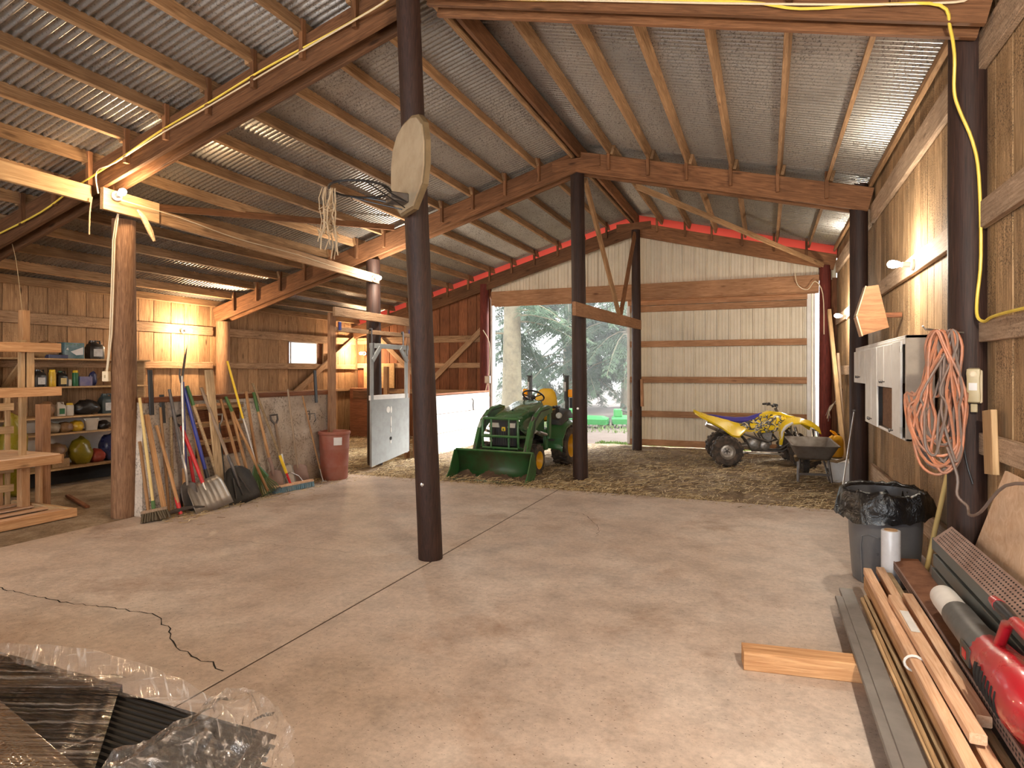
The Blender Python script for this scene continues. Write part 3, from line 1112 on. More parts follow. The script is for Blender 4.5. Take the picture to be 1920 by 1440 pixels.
# stall interior glimpsed through the doorway
pb = board('osb_panel', (-9.45, 13.31, 1.50), (-8.55, 13.31, 1.50), .62, .03, 'osb')
tag(pb, 'rough strand board panel inside the stall under the bulb', 'panel')
dp = thing('stall_cupboard', 'dark red wooden cupboard standing inside the stall', 'cupboard', (-9.05, 12.9, 0))
MB().box((-9.05, 12.95, .6), (.85, .4, 1.2), ch=.01).build('body', 'wood_gable', dp, world=True)
MB().box((-9.05, 12.73, 1.05), (.6, .04, .2), ch=.006).build('drawer', 'wood_rafter', dp, world=True)
board('stall_post', (-8.32, 12.6, 0), (-8.32, 12.6, 1.72), .1, .1, 'wood_bench', None, up=(1, 0, 0))
tag(bpy.data.objects['stall_post'], 'square wooden post standing inside the stall', 'post')

# ---------------------------------------------------------------- hand tools


def lean(name, label, top, bot, cat='tool', grp='hand tools leaning on the stall wall'):
    """Empty at the foot; local z runs up the handle, local x faces the room"""
    top, bot = V(top), V(bot)
    z = (top - bot).normalized()
    x = (V((1, -.35, 0)) - z * V((1, -.35, 0)).dot(z)).normalized()
    y = z.cross(x)
    R = Matrix((x, y, z)).transposed().to_4x4()
    R.translation = bot
    t = bpy.data.objects.new(name, None)
    put(t, None, R)
    tag(t, label, cat, grp)
    return t, (top - bot).length


def shaft(t, z0, z1, r, mat, name='handle', bend=0):
    n = 8
    pts = [(bend * math.sin(math.pi * i / n), 0, z0 + (z1 - z0) * i / n) for i in range(n + 1)]
    return MB().tube(pts, [1.15 * r * (1 - .12 * abs(i / n - .5)) for i in range(n + 1)], 9).build(name, mat, t, smooth=True)


def dgrip(t, L, mat):
    m = MB()
    m.tube([(0, 0, L - .14), (0, -.045, L - .07), (0, -.05, L), (0, .05, L), (0, .045, L - .07), (0, 0, L - .14)], .014, 8)
    m.build('grip', mat, t, smooth=True)


def blade(t, pts_w, mat, name='blade', dish=.02, thick=.003, tip=0.0, ribs=0):
    """pts_w: list of (z, half width, x offset); a dished sheet of metal hanging below the socket"""
    K = 10
    rings = []
    for z, w, xo in pts_w:
        rings.append([(xo + dish * (abs(2 * i / K - 1) ** 2.0) * min(1, w / .1) + (.006 * math.sin(i / K * math.pi * 2 * ribs) if ribs else 0), w * (2 * i / K - 1), z) for i in range(K + 1)])
    m = MB()
    m.loft(rings, cap=False, closed=False)
    o = m.build(name, mat, t, smooth='all')
    s = o.modifiers.new('thick', 'SOLIDIFY')
    s.thickness = thick
    return o


def stick(label, top, bot, r, mat, name='wooden_stick'):
    t, L = lean(name, label, top, bot)
    shaft(t, 0, L, r, mat)
    return t


stick('short brown stick leaning beside the pale post', (-6.326, 4.80, .84), (-6.12, 4.76, .0), .016, 'wood_handle')
t, L = lean('scrub_broom', 'yellow handled scrub broom with dark bristle head', (-6.327, 4.80, 1.315), (-6.06, 4.78, .0), 'broom')
shaft(t, .17, L, .014, 'handle_cream')
shaft(t, .12, .22, .018, 'paint_green', 'ferrule')
m = MB()
m.box((0, 0, .115), (.07, .25, .035), ch=.008)
m.build('head', 'wood_handle_grey', t)
m = MB()
for i in range(11):
    for j in range(4):
        a = random.uniform(-.02, .02)
        m.tube([(-.03 + .02 * j, -.115 + .023 * i, .10), (-.035 + .026 * j + a, -.12 + .024 * i + a, .01)], [.011, .014], 5)
m.build('bristles', 'bristle_dark', t)
t, L = lean('flat_stake', 'flat reddish wooden stake standing next to the scrub broom', (-6.30, 4.86, 1.13), (-6.05, 4.90, 0), 'stake')
MB().box((0, 0, L / 2), (.02, .055, L), ch=.004).build('shaft', 'wood_handle', t)
t, L = lean('mattock', 'mattock with a red ferrule at the foot of its wooden handle', (-6.312, 4.99, 1.0), (-6.02, 5.06, .02))
shaft(t, .05, L, .016, 'wood_handle', bend=.02)
shaft(t, .0, .20, .02, 'shovel_red', 'ferrule')
m = MB()
m.tube([(.0, -.22, .03), (0, -.10, .05), (0, 0, .05), (0, .12, .04), (0, .26, .0)], [.006, .02, .028, .02, .008], 8)
m.build('head', 'dark_steel', t, smooth=True)
stick('tall thin brown stick behind the mattock', (-6.313, 5.04, 1.2), (-6.12, 5.0, 0), .014, 'wood_handle')
stick('straight tan stick between the mattock and the red snow shovel', (-6.305, 5.17, 1.08), (-6.15, 5.07, 0), .015, 'wood_old_stick')
t, L = lean('pole_saw', 'pole saw with a curved blade rising above the other tools', (-6.30, 5.30, 1.75), (-6.12, 5.2, .0))
shaft(t, .25, L - .2, .013, 'steel', 'pole')
shaft(t, .05, .5, .018, 'wood_handle')
MB().prism([(-.012, L - .25), (.016, L - .25), (.05, L - .02), (.075, L + .17), (.03, L + .02)], -.002, .002, My).build('saw_blade', 'dark_steel', t)
MB().tube([(0, -.01, L - .28), (.02, -.03, L - .2), (.01, -.02, L - .12)], .01, 7).build('hook', 'dark_steel', t)
t, L = lean('spade', 'dark spade with a long steel shaft beside the red snow shovel', (-6.306, 5.15, 1.40), (-6.03, 5.22, .02), 'spade')
shaft(t, .62, L, .016, 'dark_steel')
shaft(t, .30, .66, .013, 'steel', 'socket', bend=.03)
blade(t, [(.34, .03, 0), (.30, .085, 0), (.15, .09, -.005), (.04, .07, -.01), (0, .01, -.01)], 'dark_steel')
# snow shovel
t, L = lean('snow_shovel', 'aluminium snow shovel with ribbed blade and red shaft', (-6.29, 5.24, 1.09), (-5.93, 5.42, .0), 'shovel')
shaft(t, .34, L - .12, .019, 'shovel_red')
dgrip(t, L, 'black_plastic')
K = 24
rings = []
for z, w, xo in ((.37, .17, -.02), (.30, .20, .0), (.20, .205, .022), (.10, .21, .035), (.0, .215, .04)):
    rings.append([(xo + .010 * max(0, math.cos(i / K * math.pi * 14)) * (1 if .02 < z < .36 else .3) + .03 * abs(2 * i / K - 1) ** 3, w * (2 * i / K - 1), z) for i in range(K + 1)])
o = MB().loft(rings, cap=False, closed=False).build('blade', 'aluminium_scuffed', t, smooth='all')
o.modifiers.new('thick', 'SOLIDIFY').thickness = .003
shaft(t, .06, .42, .014, 'steel', 'socket')
t, L = lean('blue_fork', 'blue handled tool standing in front of the pole saw', (-6.30, 5.32, 1.48), (-6.14, 5.24, 0))
shaft(t, .45, L, .017, 'shovel_blue')
shaft(t, .1, .5, .012, 'dark_steel', 'socket')
blade(t, [(.26, .03, 0), (.2, .08, 0), (.02, .08, 0)], 'dark_steel')
t, L = lean('blue_shovel', 'shovel with a long slanting blue handle behind the snow shovel', (-6.29, 5.33, 1.41), (-6.02, 5.52, .03), 'shovel')
shaft(t, .38, L, .019, 'shovel_blue')
shaft(t, .22, .44, .021, 'black_plastic', 'socket')
blade(t, [(.27, .04, 0), (.2, .11, 0), (.05, .11, -.01), (0, .02, -.01)], 'dark_steel')
stick('red and white stake partly behind the red snow shovel', (-6.2, 5.33, .62), (-6.15, 5.40, 0), .017, 'shovel_red', 'marker_stake')
stick('orange brown stick between the two blue handles', (-6.29, 5.38, 1.32), (-6.1, 5.5, .0), .015, 'wood_handle')
t, L = lean('long_shovel', 'long wooden handle with green tip slanting behind the black scoop', (-6.28, 5.36, 1.435), (-6.06, 5.74, .0), 'shovel')
shaft(t, .25, L - .2, .018, 'wood_old_stick')
shaft(t, L - .24, L, .019, 'paint_green', 'handle_tip')
shaft(t, .1, .34, .016, 'steel', 'socket')
blade(t, [(.24, .03, 0), (.2, .1, 0), (.05, .1, -.01), (0, .02, -.01)], 'dark_steel')
# black grain scoop
t, L = lean('grain_scoop', 'big black grain scoop with long grey handle', (-6.28, 5.56, 1.41), (-5.88, 5.86, .0), 'shovel')
shaft(t, .58, L, .018, 'wood_handle_grey')
shaft(t, .22, .64, .017, 'dark_steel', 'socket', bend=.02)
K = 12
rings = []
for z, w, dd in ((.47, .05, .02), (.44, .11, .035), (.36, .165, .06), (.2, .19, .055), (.06, .20, .035), (0, .20, .02)):
    rings.append([(dd * abs(2 * i / K - 1) ** 2.5 - .01, w * (2 * i / K - 1), z) for i in range(K + 1)])
o = MB().loft(rings, cap=False, closed=False).build('scoop', 'scoop_black', t, smooth='all')
o.modifiers.new('thick', 'SOLIDIFY').thickness = .003
m = MB()
for yy in (-.09, 0, .09):
    m.tube([(.012, yy * .4, .34), (.006, yy, .10)], .008, 6)
m.build('rib', 'dark_steel', t)
t = board('leaning_plank', (-6.05, 5.66, 0.0), (-6.27, 5.66, 1.62), .11, .03, 'wood_old_stick', None, up=(0, 1, 0))
tag(t, 'wide weathered plank leaning upright among the tools', 'plank')
t, L = lean('garden_spade', 'black spade with D grip behind the grain scoop', (-6.27, 5.80, 1.07), (-6.10, 5.76, .0), 'spade')
shaft(t, .3, L - .12, .017, 'black_plastic')
dgrip(t, L, 'steel')
blade(t, [(.3, .08, 0), (.1, .085, 0), (0, .05, 0)], 'dark_steel')
for k, (tp, bt, lb) in enumerate((((-6.27, 5.84, 1.26), (-5.98, 5.98, .06), 'wooden hoe handle just behind the grain scoop'), ((-6.26, 5.95, 1.255), (-5.97, 6.07, .06), 'second wooden hoe handle beside the green tipped rake'))):
    t, L = lean('garden_hoe', lb, tp, bt)
    shaft(t, .12, L, .017, 'wood_handle')
    shaft(t, 0, .18, .02, 'wood_lumber', 'ferrule')
    blade(t, [(.04, .07, .02), (-.04, .08, .04)], 'dark_steel')
t, L = lean('garden_rake', 'rake with green tipped handle slanting across the leaf rake', (-6.25, 5.90, 1.29), (-5.93, 6.30, .02), 'rake')
shaft(t, .05, L - .16, .017, 'wood_handle')
shaft(t, L - .2, L, .018, 'paint_green', 'handle_tip')
m = MB()
m.tube([(0, -.17, .02), (0, .17, .02)], .007, 6)
for i in range(9):
    m.tube([(0, -.16 + .04 * i, .02), (.05, -.16 + .04 * i, -.0)], .004, 5)
m.build('rake_head', 'dark_steel', t)
t, L = lean('leaf_rake', 'green leaf rake on a steel pole with yellow upper half', (-6.265, 5.94, 1.735), (-5.97, 6.26, .0), 'rake')
shaft(t, 1.02, L, .013, 'paint_yellow')
shaft(t, .3, 1.06, .013, 'steel', 'pole')
m = MB()
for i in range(15):
    a = (i / 14 - .5) * 1.05
    m.tube([(0, .03 * math.sin(a), .42), (.01, .22 * math.sin(a), .42 - .25 * math.cos(a)), (.02, .36 * math.sin(a), .46 - .40 * math.cos(a)), (.045, .38 * math.sin(a), .44 - .43 * math.cos(a))], .006, 5)
m.build('tines', 'paint_green', t)
MB().prism([(-.02, .44), (.02, .44), (.13, .23), (-.13, .23)], -.004, .004, My).build('fan_plate', 'rake_green', t)
stick('plain wooden handle standing between the leaf rake and the round shovel', (-6.25, 6.23, 1.345), (-6.0, 6.25, 0), .018, 'wood_handle')
t, L = lean('round_shovel', 'round point shovel with green tip and rusty blade', (-6.24, 6.35, 1.33), (-5.98, 6.50, .0), 'shovel')
shaft(t, .42, L - .22, .018, 'wood_handle')
shaft(t, L - .26, L, .019, 'paint_green', 'handle_tip')
shaft(t, .24, .48, .02, 'rust_dusty', 'socket', bend=.02)
blade(t, [(.31, .03, .01), (.27, .10, .0), (.16, .115, -.01), (.06, .09, -.005), (.0, .01, .01)], 'rust_dusty', dish=.035)
t, L = lean('push_broom', 'push broom with yellow taped handle and blue bristles', (-6.25, 6.34, 1.45), (-5.93, 6.72, .03), 'broom')
shaft(t, .42, L, .015, 'wood_old_stick')
shaft(t, .22, .48, .018, 'paint_yellow', 'tape')
shaft(t, .04, .24, .015, 'shovel_red', 'socket')
m = MB()
hm = Matrix.Translation((-5.93, 6.72, 0)) @ Matrix.Rotation(math.radians(-8), 4, 'Z')
m.box((0, .02, .085), (.075, .66, .03), hm, ch=.006)
m.build('head', 'wood_lumber', t, world=True)
m = MB()
for i in range(30):
    for j in range(4):
        y0 = -.30 + .022 * i
        m.tube([hm @ V((-.028 + .019 * j, y0, .075)), hm @ V((-.05 + .032 * j + random.uniform(-.006, .006), y0 + random.uniform(-.008, .008), .004))], [.010, .012], 5)
m.build('bristles', 'broom_blue', t, world=True)
m = MB()
for s in (-1, 1):
    m.tube([hm @ V((.0, .02 + s * .16, .10)), hm @ V((-.03, .02 + s * .12, .17)), hm @ V((-.045, .01, .24))], .006, 6)
m.build('brace', 'steel', t, world=True, smooth=True)
t, L = lean('d_grip_shovel', 'shovel with dark D grip behind the push broom', (-6.23, 6.70, 1.01), (-5.98, 6.70, .0), 'shovel')
shaft(t, .5, L - .12, .017, 'wood_handle_grey')
dgrip(t, L, 'dark_steel')
shaft(t, .3, .58, .016, 'steel', 'socket')
blade(t, [(.36, .06, 0), (.32, .12, 0), (.05, .13, 0), (0, .13, .01)], 'aluminium_scuffed')
t, L = lean('square_shovel', 'square mouth shovel with thin dark handle near the iron hook', (-6.21, 6.95, 1.355), (-5.98, 6.93, .02), 'shovel')
shaft(t, .25, L, .012, 'wood_handle_grey')
blade(t, [(.3, .05, 0), (.26, .13, 0), (0, .15, 0)], 'rust_dusty')
t, L = lean('thin_hoe', 'thin brown handled hoe with a steel end next to the red bin', (-6.2, 7.24, 1.25), (-5.93, 7.36, .0))
shaft(t, .2, L, .011, 'wood_handle')
shaft(t, 0, .24, .007, 'steel', 'shank')
blade(t, [(.03, .03, .0), (0, .05, .02)], 'steel')

# ribbed red drum
rb = thing('trash_bin', 'brick red plastic drum bin with a pale label near its rim', 'bin', (-6.0, 7.70, 0))
prof = [(.185, 0), (.196, .02), (.20, .18), (.205, .19), (.203, .21), (.212, .44), (.217, .45), (.215, .47), (.222, .66), (.236, .675), (.238, .70), (.226, .715), (.214, .70), (.205, .40), (.18, .05), (.001, .04)]
MB().lathe(prof, 32, cap=False).build('body', 'bin_red', rb, smooth=True)
aa = [-.95 + .55 * i / 8 for i in range(9)]
MB().add([(r * math.cos(q), r * math.sin(q), z) for q in aa for r, z in ((.2205, .52), (.2255, .635))], [(2 * i, 2 * i + 2, 2 * i + 3, 2 * i + 1) for i in range(8)]).build('label', 'paper_white', rb)
# ================================================================ shelving with supplies
XS = -9.46
sh = thing('shelf_unit', 'long wooden wall shelves crowded with jugs, cans and bags', 'shelf', (-9.5, 6.2, 0))
for z, x1 in ((1.79, -9.24), (1.39, -9.26), (.965, -9.22), (.73, -9.22), (.24, -9.18)):
    MB().box(((XL + x1) / 2, 6.05, z - .012), (x1 - XL, 2.3, .024), ch=.003).build('shelf', 'wood_tan', sh, world=True)
for yy in (4.95, 7.18):
    MB().box((-9.5, yy, .9), (.3, .03, 1.78)).build('side', 'wood_tan', sh, world=True)
MB().box((-9.66, 6.05, .55), (.015, 2.3, .75)).build('back_panel', 'white_board', sh, world=True)
MB().box((-9.32, 6.05, .11), (.02, 2.3, .2)).build('dark_strip', 'hole_black', sh, world=True)  # near-black strip set below the bottom shelf
for yy in (5.35, 6.62):
    board('bracket', (XL + .03, yy, 1.40), (-9.26, yy, 1.76), .03, .08, 'wood_tan', sh)
plain('box_teal', (.035, .12, .14), .4, 0, .5, (.5, .55, .58), 3)
plain('jug_black', (.02, .018, .017), .3)
plain('label_silver', (.55, .54, .52), .4, 0, .5, (.12, .1, .1), 20)
plain('can_yellow', (.72, .45, .03), .35, 0, .4, (.25, .12, .04), 25)
plain('jug_green', (.02, .14, .05), .4)
plain('box_purple', (.13, .12, .26), .45, 0, .4, (.45, .38, .36), 8)
plain('bag_olive', (.25, .20, .015), .3, 0, .5, (.10, .07, .01), 6)
plain('bag_navy', (.02, .025, .085), .3, 0, .4, (.10, .12, .2), 8)
plain('bag_red', (.35, .05, .03), .35, 0, .5, (.12, .05, .04), 8)
plain('bag_brown', (.20, .10, .05), .5, 0, .6, (.45, .30, .12), 9)
plain('tub_white', (.62, .56, .47), .45, 0, .3)
plain('bag_tan', (.30, .24, .17), .5, 0, .6, (.12, .08, .05), 9)
plain('jug_teal', (.04, .06, .065), .35)


def jug(name, label, y, z, w, h, mat, lab=None, cap=None, cat='jug', d=None):
    d = d or w * .7
    t = thing(name, label, cat, (XS + .06, y, z), group='supplies on the wall shelves')
    m = MB()
    ring = lambda s, zz, dy=0: [(s * d / 2 * x_, s * w / 2 * y_ + dy, zz) for x_, y_ in ((1, .8), (.8, 1), (-.8, 1), (-1, .8), (-1, -.8), (-.8, -1), (.8, -1), (1, -.8))]
    m.loft([ring(.96, 0), ring(1, .02), ring(1, h * .62), ring(.82, h * .78), ring(.45, h * .86, -w * .12), ring(.36, h * .93, -w * .2)])
    m.build('body', mat, t, smooth=True)
    MB().tube([(0, w * .1, h * .80), (0, w * .05, h * .98), (0, w * .33, h * .97), (0, w * .40, h * .66)], w * .07, 7).build('handle', mat, t, smooth=True)
    MB().lathe([(w * .15, h * .92), (w * .15, h)], 12, Matrix.Translation((0, -w * .2, 0))).build('cap', cap or mat, t)
    if lab:
        MB().box((d / 2 + .001, 0, h * .34), (.003, w * .62, h * .40)).build('label', lab, t)
    return t


def canister(name, label, y, z, r, h, mat, capmat, cat='can', labmat=None, x=XS + .08):
    t = thing(name, label, cat, (x, y, z), group='supplies on the wall shelves')
    MB().lathe([(r * .92, 0), (r, .008), (r, h * .80), (r * .85, h * .85), (r * .6, h * .86)], 18).build('body', mat, t, smooth=True)
    MB().lathe([(r * .82, h * .84), (r * .82, h * .97), (r * .7, h)], 18).build('cap', capmat, t, smooth=True)
    if labmat:
        MB().lathe([(r * 1.01, h * .25), (r * 1.01, h * .6)], 18, cap=False).build('label', labmat, t)
    return t


def sack(name, label, y, z, s, mat, cat='bag', x=XS + .07, seed=0, neck=False):
    """a crumpled plastic bag: s = (depth, width, height)"""
    bm = bmesh.new()
    bmesh.ops.create_icosphere(bm, subdivisions=3, radius=1)
    for v in bm.verts:
        p = v.co.copy()
        f = 1 + .22 * noise.noise(p * 2.3 + V((seed, seed * 2, 0))) + .10 * noise.noise(p * 6 + V((0, seed, 3)))
        p *= f
        p.z = max(p.z, -.82)
        if neck and p.z > .5:
            p.x *= .5
            p.y *= .5
            p.z *= 1.25
        v.co = V((p.x * s[0] / 2, p.y * s[1] / 2, (p.z + .82) * s[2] / 1.85))
    bm.verts.index_update()
    m = MB().add([v.co for v in bm.verts], [[v.index for v in f.verts] for f in bm.faces])
    bm.free()
    M = Matrix.Translation((x, y, z))
    o = bpy.data.objects.new(name, m.mesh(name, mat, smooth='all'))
    put(o, None, M)
    return tag(o, label, cat, 'supplies on the wall shelves')


def carton(name, label, y, z, s, mat, cat='box', x=XS + .07, lid=None, rz=0):
    t = thing(name, label, cat, (x, y, z), rz, group='supplies on the wall shelves')
    MB().box((0, 0, s[2] / 2), s, ch=.004).build('body', mat, t)
    if lid:
        MB().box((s[0] / 2 + .001, 0, s[2] * .88), (.003, s[1] * .9, s[2] * .12)).build('label_strip', lid, t)
    return t


t = carton('appliance_box', 'teal cardboard box with a white picture and green dots on the top shelf', 6.04, 1.79, (.18, .28, .23), 'box_teal')
for i in range(5):
    MB().lathe([(.012, 0), (.012, .003)], 10, Matrix.Translation((.09, -.10 + .05 * i, .205)) @ Matrix.Rotation(math.pi / 2, 4, 'Y')).build('print_dot', 'rake_green', t)
MB().prism([(-.06, .10), (.12, .17), (.12, .06), (.02, .05)], .0905, .092, My).build('picture', 'paper_white', t)
MB().prism([(-.100, .118), (-.092, .118), (-.092, .128), (-.086, .128), (-.086, .134), (-.092, .134), (-.092, .156), (-.100, .156), (-.120, .134), (-.120, .128), (-.100, .128)], .0905, .0925, My).build('digit_four', 'paper_white', t)
jug('oil_jug', 'black oil jug with silver label at the end of the top shelf', 6.40, 1.79, .22, .28, 'jug_black', 'label_silver')
sack('tool_bag', 'dark brown bag heaped on the top shelf beside the upright timber', 5.70, 1.79, (.22, .34, .24), 'bag_brown', seed=3)
carton('flat_case', 'flat navy case lying on the top shelf', 5.78, 1.79, (.2, .26, .05), 'bag_navy', x=XS + .12)
jug('oil_jug', 'black jug at the near end of the second shelf', 5.62, 1.39, .15, .24, 'jug_black', 'label_silver')
canister('spray_can', 'yellow spray can with white top on the second shelf', 5.78, 1.39, .045, .24, 'can_yellow', 'paint_yellow', labmat='can_yellow')
jug('chemical_jug', 'dark jug with cream label and green cap on the second shelf', 5.92, 1.39, .13, .22, 'jug_black', 'handle_cream', 'jug_green')
canister('green_bottle', 'tall green bottle next to the purple carton', 6.10, 1.39, .04, .23, 'jug_green', 'paint_yellow', 'bottle')
canister('squeeze_bottle', 'small white bottle between the dark jug and green bottle', 6.02, 1.39, .025, .10, 'tub_white', 'tub_white', 'bottle')
carton('purple_carton', 'small purple carton on the second shelf', 6.23, 1.39, (.12, .18, .14), 'box_purple')
sack('blue_pouch', 'blue plastic pouch leaning on the purple carton', 6.36, 1.39, (.1, .12, .22), 'bag_navy', seed=5)
jug('weed_jug', 'white jug with green label on the third shelf', 5.90, .965, .12, .20, 'tub_white', 'jug_green')
canister('plastic_tub', 'white tub with yellow lid on the third shelf', 6.02, .965, .05, .18, 'tub_white', 'paint_yellow', 'tub')
sack('cable_heap', 'heap of black hoses and bags on the third shelf', 6.27, .965, (.25, .38, .22), 'jug_black', seed=7)
jug('coolant_jug', 'dark teal jug with pale label behind the round post', 6.58, .965, .2, .30, 'jug_teal', 'label_silver')
sack('seed_bag', 'brown paper seed bag at the near end of the third shelf', 5.70, .965, (.2, .22, .22), 'bag_brown', seed=8)
sack('snack_bag', 'bag with yellow and green print at the near end of the fourth shelf', 5.78, .73, (.2, .2, .15), 'bag_tan', seed=9)
sack('rag_bag', 'brown crumpled bag on the fourth shelf', 5.95, .73, (.2, .2, .15), 'bag_brown', seed=10)
sack('mixed_bag', 'bag with orange and white print on the fourth shelf', 6.12, .73, (.2, .18, .16), 'can_yellow', seed=11)
t = thing('paint_bucket', 'small white bucket on the fourth shelf', 'bucket', (XS + .1, 6.32, .73), group='supplies on the wall shelves')
MB().lathe([(.075, 0), (.095, .16), (.10, .165), (.10, .18), (.088, .175), (.07, .02), (.001, .02)], 20, cap=False).build('body', 'tub_white', t, smooth=True)
MB().tube([(.0, -.1, .165), (.05, -.06, .10), (.06, 0, .08), (.05, .06, .10), (0, .1, .165)], .004, 6).build('bail', 'steel', t)
sack('dark_bundle', 'dark bundle of gloves at the end of the fourth shelf', 6.52, .73, (.2, .2, .13), 'jug_black', seed=12)
sack('feed_bag', 'yellow olive plastic feed bag on the bottom shelf', 6.18, .24, (.26, .30, .40), 'bag_olive', seed=13)
sack('red_bag', 'red and brown bags slumped on the bottom shelf', 6.42, .24, (.26, .24, .20), 'bag_red', seed=14)
sack('navy_bag', 'dark navy plastic bag piled high at the end of the bottom shelf', 6.62, .24, (.28, .30, .42), 'bag_navy', seed=15)
carton('wood_carton', 'small pale carton at the near end of the bottom shelf', 5.85, .24, (.18, .24, .12), 'wood_tan')
sack('scrap_bag', 'brown bag leaning over the pale carton on the bottom shelf', 5.83, .36, (.22, .28, .22), 'bag_brown', seed=17)
t = carton('white_carton', 'white carton standing on the floor behind the round post', 6.62, 0, (.2, .2, .38), 'tub_white', x=-8.95)

# ================================================================ bench and pen timbers at the far left
bn = thing('wooden_bench', 'rough wooden workbench with tall post and cross boards', 'bench', (-7.9, 4.0, 0))
for i in range(3):
    board('top_board', (-7.52 - .32 * i, 1.6, .665), (-7.52 - .32 * i, 4.62, .665), .035, .315, 'plywood', bn)
board('apron', (-7.37, 1.6, .62), (-7.37, 4.63, .62), .10, .04, 'wood_bench', bn)
board('apron', (-8.33, 4.62, .62), (-7.36, 4.64, .62), .10, .04, 'wood_bench', bn, up=(0, 0, 1))
for (x, y) in ((-7.84, 4.52), (-7.84, 2.0), (-8.3, 4.5)):
    board('leg', (x, y, -.005), (x, y, .645), .09, .09, 'wood_bench', bn, up=(1, 0, 0))
board('leg', (-7.80, 4.66, .0), (-7.80, 4.66, .61), .09, .035, 'wood_bench', bn, up=(1, 0, 0))
board('post', (-7.86, 4.74, .0), (-7.86, 4.74, 1.22), .14, .09, 'wood_header', bn, up=(1, 0, 0))
board('post', (-7.62, 4.42, 1.43), (-7.62, 4.42, 1.82), .13, .10, 'wood_tan', bn, up=(1, 0, 0))
board('post', (-7.62, 4.40, 1.92), (-7.62, 4.40, 2.28), .085, .075, 'wood_bench', bn, up=(1, 0, 0))
board('cross_board', (-7.46, 1.8, 1.83), (-7.46, 4.68, 1.87), .105, .045, 'wood_bench', bn)
board('cross_board', (-7.42, 1.8, 1.36), (-7.42, 4.66, 1.38), .10, .045, 'wood_bench', bn)
board('upright', (-7.58, 4.36, .66), (-7.58, 4.36, 1.95), .05, .06, 'wood_tan', bn, up=(1, 0, 0))
# slatted pen panel behind the bench
pn = thing('slatted_panel', 'pale slatted pen panel behind the workbench', 'panel', (-8.6, 4.6, 0))
for z in (.24, .46, .92, 1.19):
    board('slat', (-8.55, 1.6, z), (-8.20, 4.62, z), .085, .025, 'wood_tan', pn)
for (x, y) in ((-8.24, 4.58), (-8.52, 2.2)):
    board('stile', (x, y, 0), (x, y, 1.3), .05, .03, 'wood_tan', pn, up=(0, 1, 0))
# clutter seen between the slats
t = MB()
for i, (y, w) in enumerate(((4.2, .3), (4.55, .22))):
    pass
carton('storage_crate', 'brown box standing on the floor behind the slatted panel', 4.55, 0, (.4, .5, 1.0), 'bag_brown', x=-9.25)
sack('yellow_sack', 'yellow sack standing on the floor behind the slatted panel', 5.05, 0, (.3, .35, 1.05), 'bag_olive', x=-9.0, seed=21)
# low pallet frame on the floor
lf = thing('floor_frame', 'low timber frame lying on the floor at the left edge', 'frame', (-7.3, 3.8, 0))
board('rail', (-7.10, 1.9, .045), (-7.10, 4.62, .045), .09, .05, 'wood_bench', lf)
board('rail', (-7.14, 4.60, .045), (-8.2, 4.62, .045), .09, .05, 'wood_tan', lf)
for i in range(4):
    board('slat', (-7.3 - .25 * i, 1.9, .06), (-7.3 - .25 * i, 4.58, .06), .02, .10, 'wood_lumber', lf)
t = board('loose_stick', (-7.4, 4.95, .012), (-8.3, 5.3, .012), .03, .05, 'wood_gable')
tag(t, 'short dark stick lying on the floor by the bench post', 'stick')

# dust covered switch box on the pale post with its cables
sb = thing('switch_box', 'cream electrical switch box on the pale brown post', 'switch box', (-6.60, 4.62, 1.55))
MB().box((0, 0, 0), (.07, .05, .11), Matrix.Rotation(.35, 4, 'Z'), ch=.006).build('body', 'cable_white', sb)
MB().box((0, -.028, .0), (.012, .01, .03), Matrix.Rotation(.35, 4, 'Z')).build('toggle', 'phone_ivory', sb)
for k, (dx, lb) in enumerate(((0, 'white cable running down the pale brown post to the switch box'), (.03, 'second white cable beside it on the pale brown post'))):
    pts = [(-6.27, 4.52, 3.27), (-6.33 + dx, 4.53, 3.18), (-6.44 + dx, 4.58, 3.0), (-6.47 + dx, 4.585, 2.5), (-6.53 + dx, 4.61, 2.0), (-6.575 + dx * .5, 4.615, 1.7), (-6.60 + dx * .4, 4.62, 1.6)]
    tag(MB().tube(pts, .008, 6).build_at('power_cable', 'cable_white', pts[-1], smooth=True), lb, 'cable')
# ================================================================ white wall cabinet
cb = thing('wall_cabinet', 'worn white wall cabinet with narrow doors above the trash can', 'cabinet', (1.12, 7.2, 1.05))
m = MB()
XF, XB = 1.02, 1.215


def panel(y0, y1, z0, z1, x0, x1):
    return MB().box(((x0 + x1) / 2, (y0 + y1) / 2, (z0 + z1) / 2), (x1 - x0, y1 - y0, z1 - z0), ch=.003)


panel(5.75, 5.78, 1.05, 1.89, XF, XB).build('side_panel', 'cabinet_side', cb, world=True) if False else None
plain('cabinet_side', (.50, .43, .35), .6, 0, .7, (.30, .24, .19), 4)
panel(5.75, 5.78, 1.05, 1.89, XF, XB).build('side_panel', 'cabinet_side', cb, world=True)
panel(8.72, 8.75, 1.47, 1.89, XF, XB).build('side_panel', 'white_paint', cb, world=True)
panel(7.80, 7.83, 1.05, 1.89, XF, XB).build('side_panel', 'white_paint', cb, world=True)
panel(5.75, 8.75, 1.865, 1.89, XF, XB).build('top_panel', 'white_paint', cb, world=True)
panel(5.75, 7.83, 1.05, 1.07, XF, XB).build('bottom_panel', 'white_paint', cb, world=True)
panel(7.8, 8.75, 1.47, 1.49, XF, XB).build('bottom_panel', 'white_paint', cb, world=True)
panel(5.78, 8.72, 1.49, 1.86, XB - .01, XB).build('back_panel', 'white_paint', cb, world=True)
panel(5.78, 7.80, 1.07, 1.49, XB - .012, XB).build('back_panel', 'plywood_brown', cb, world=True)
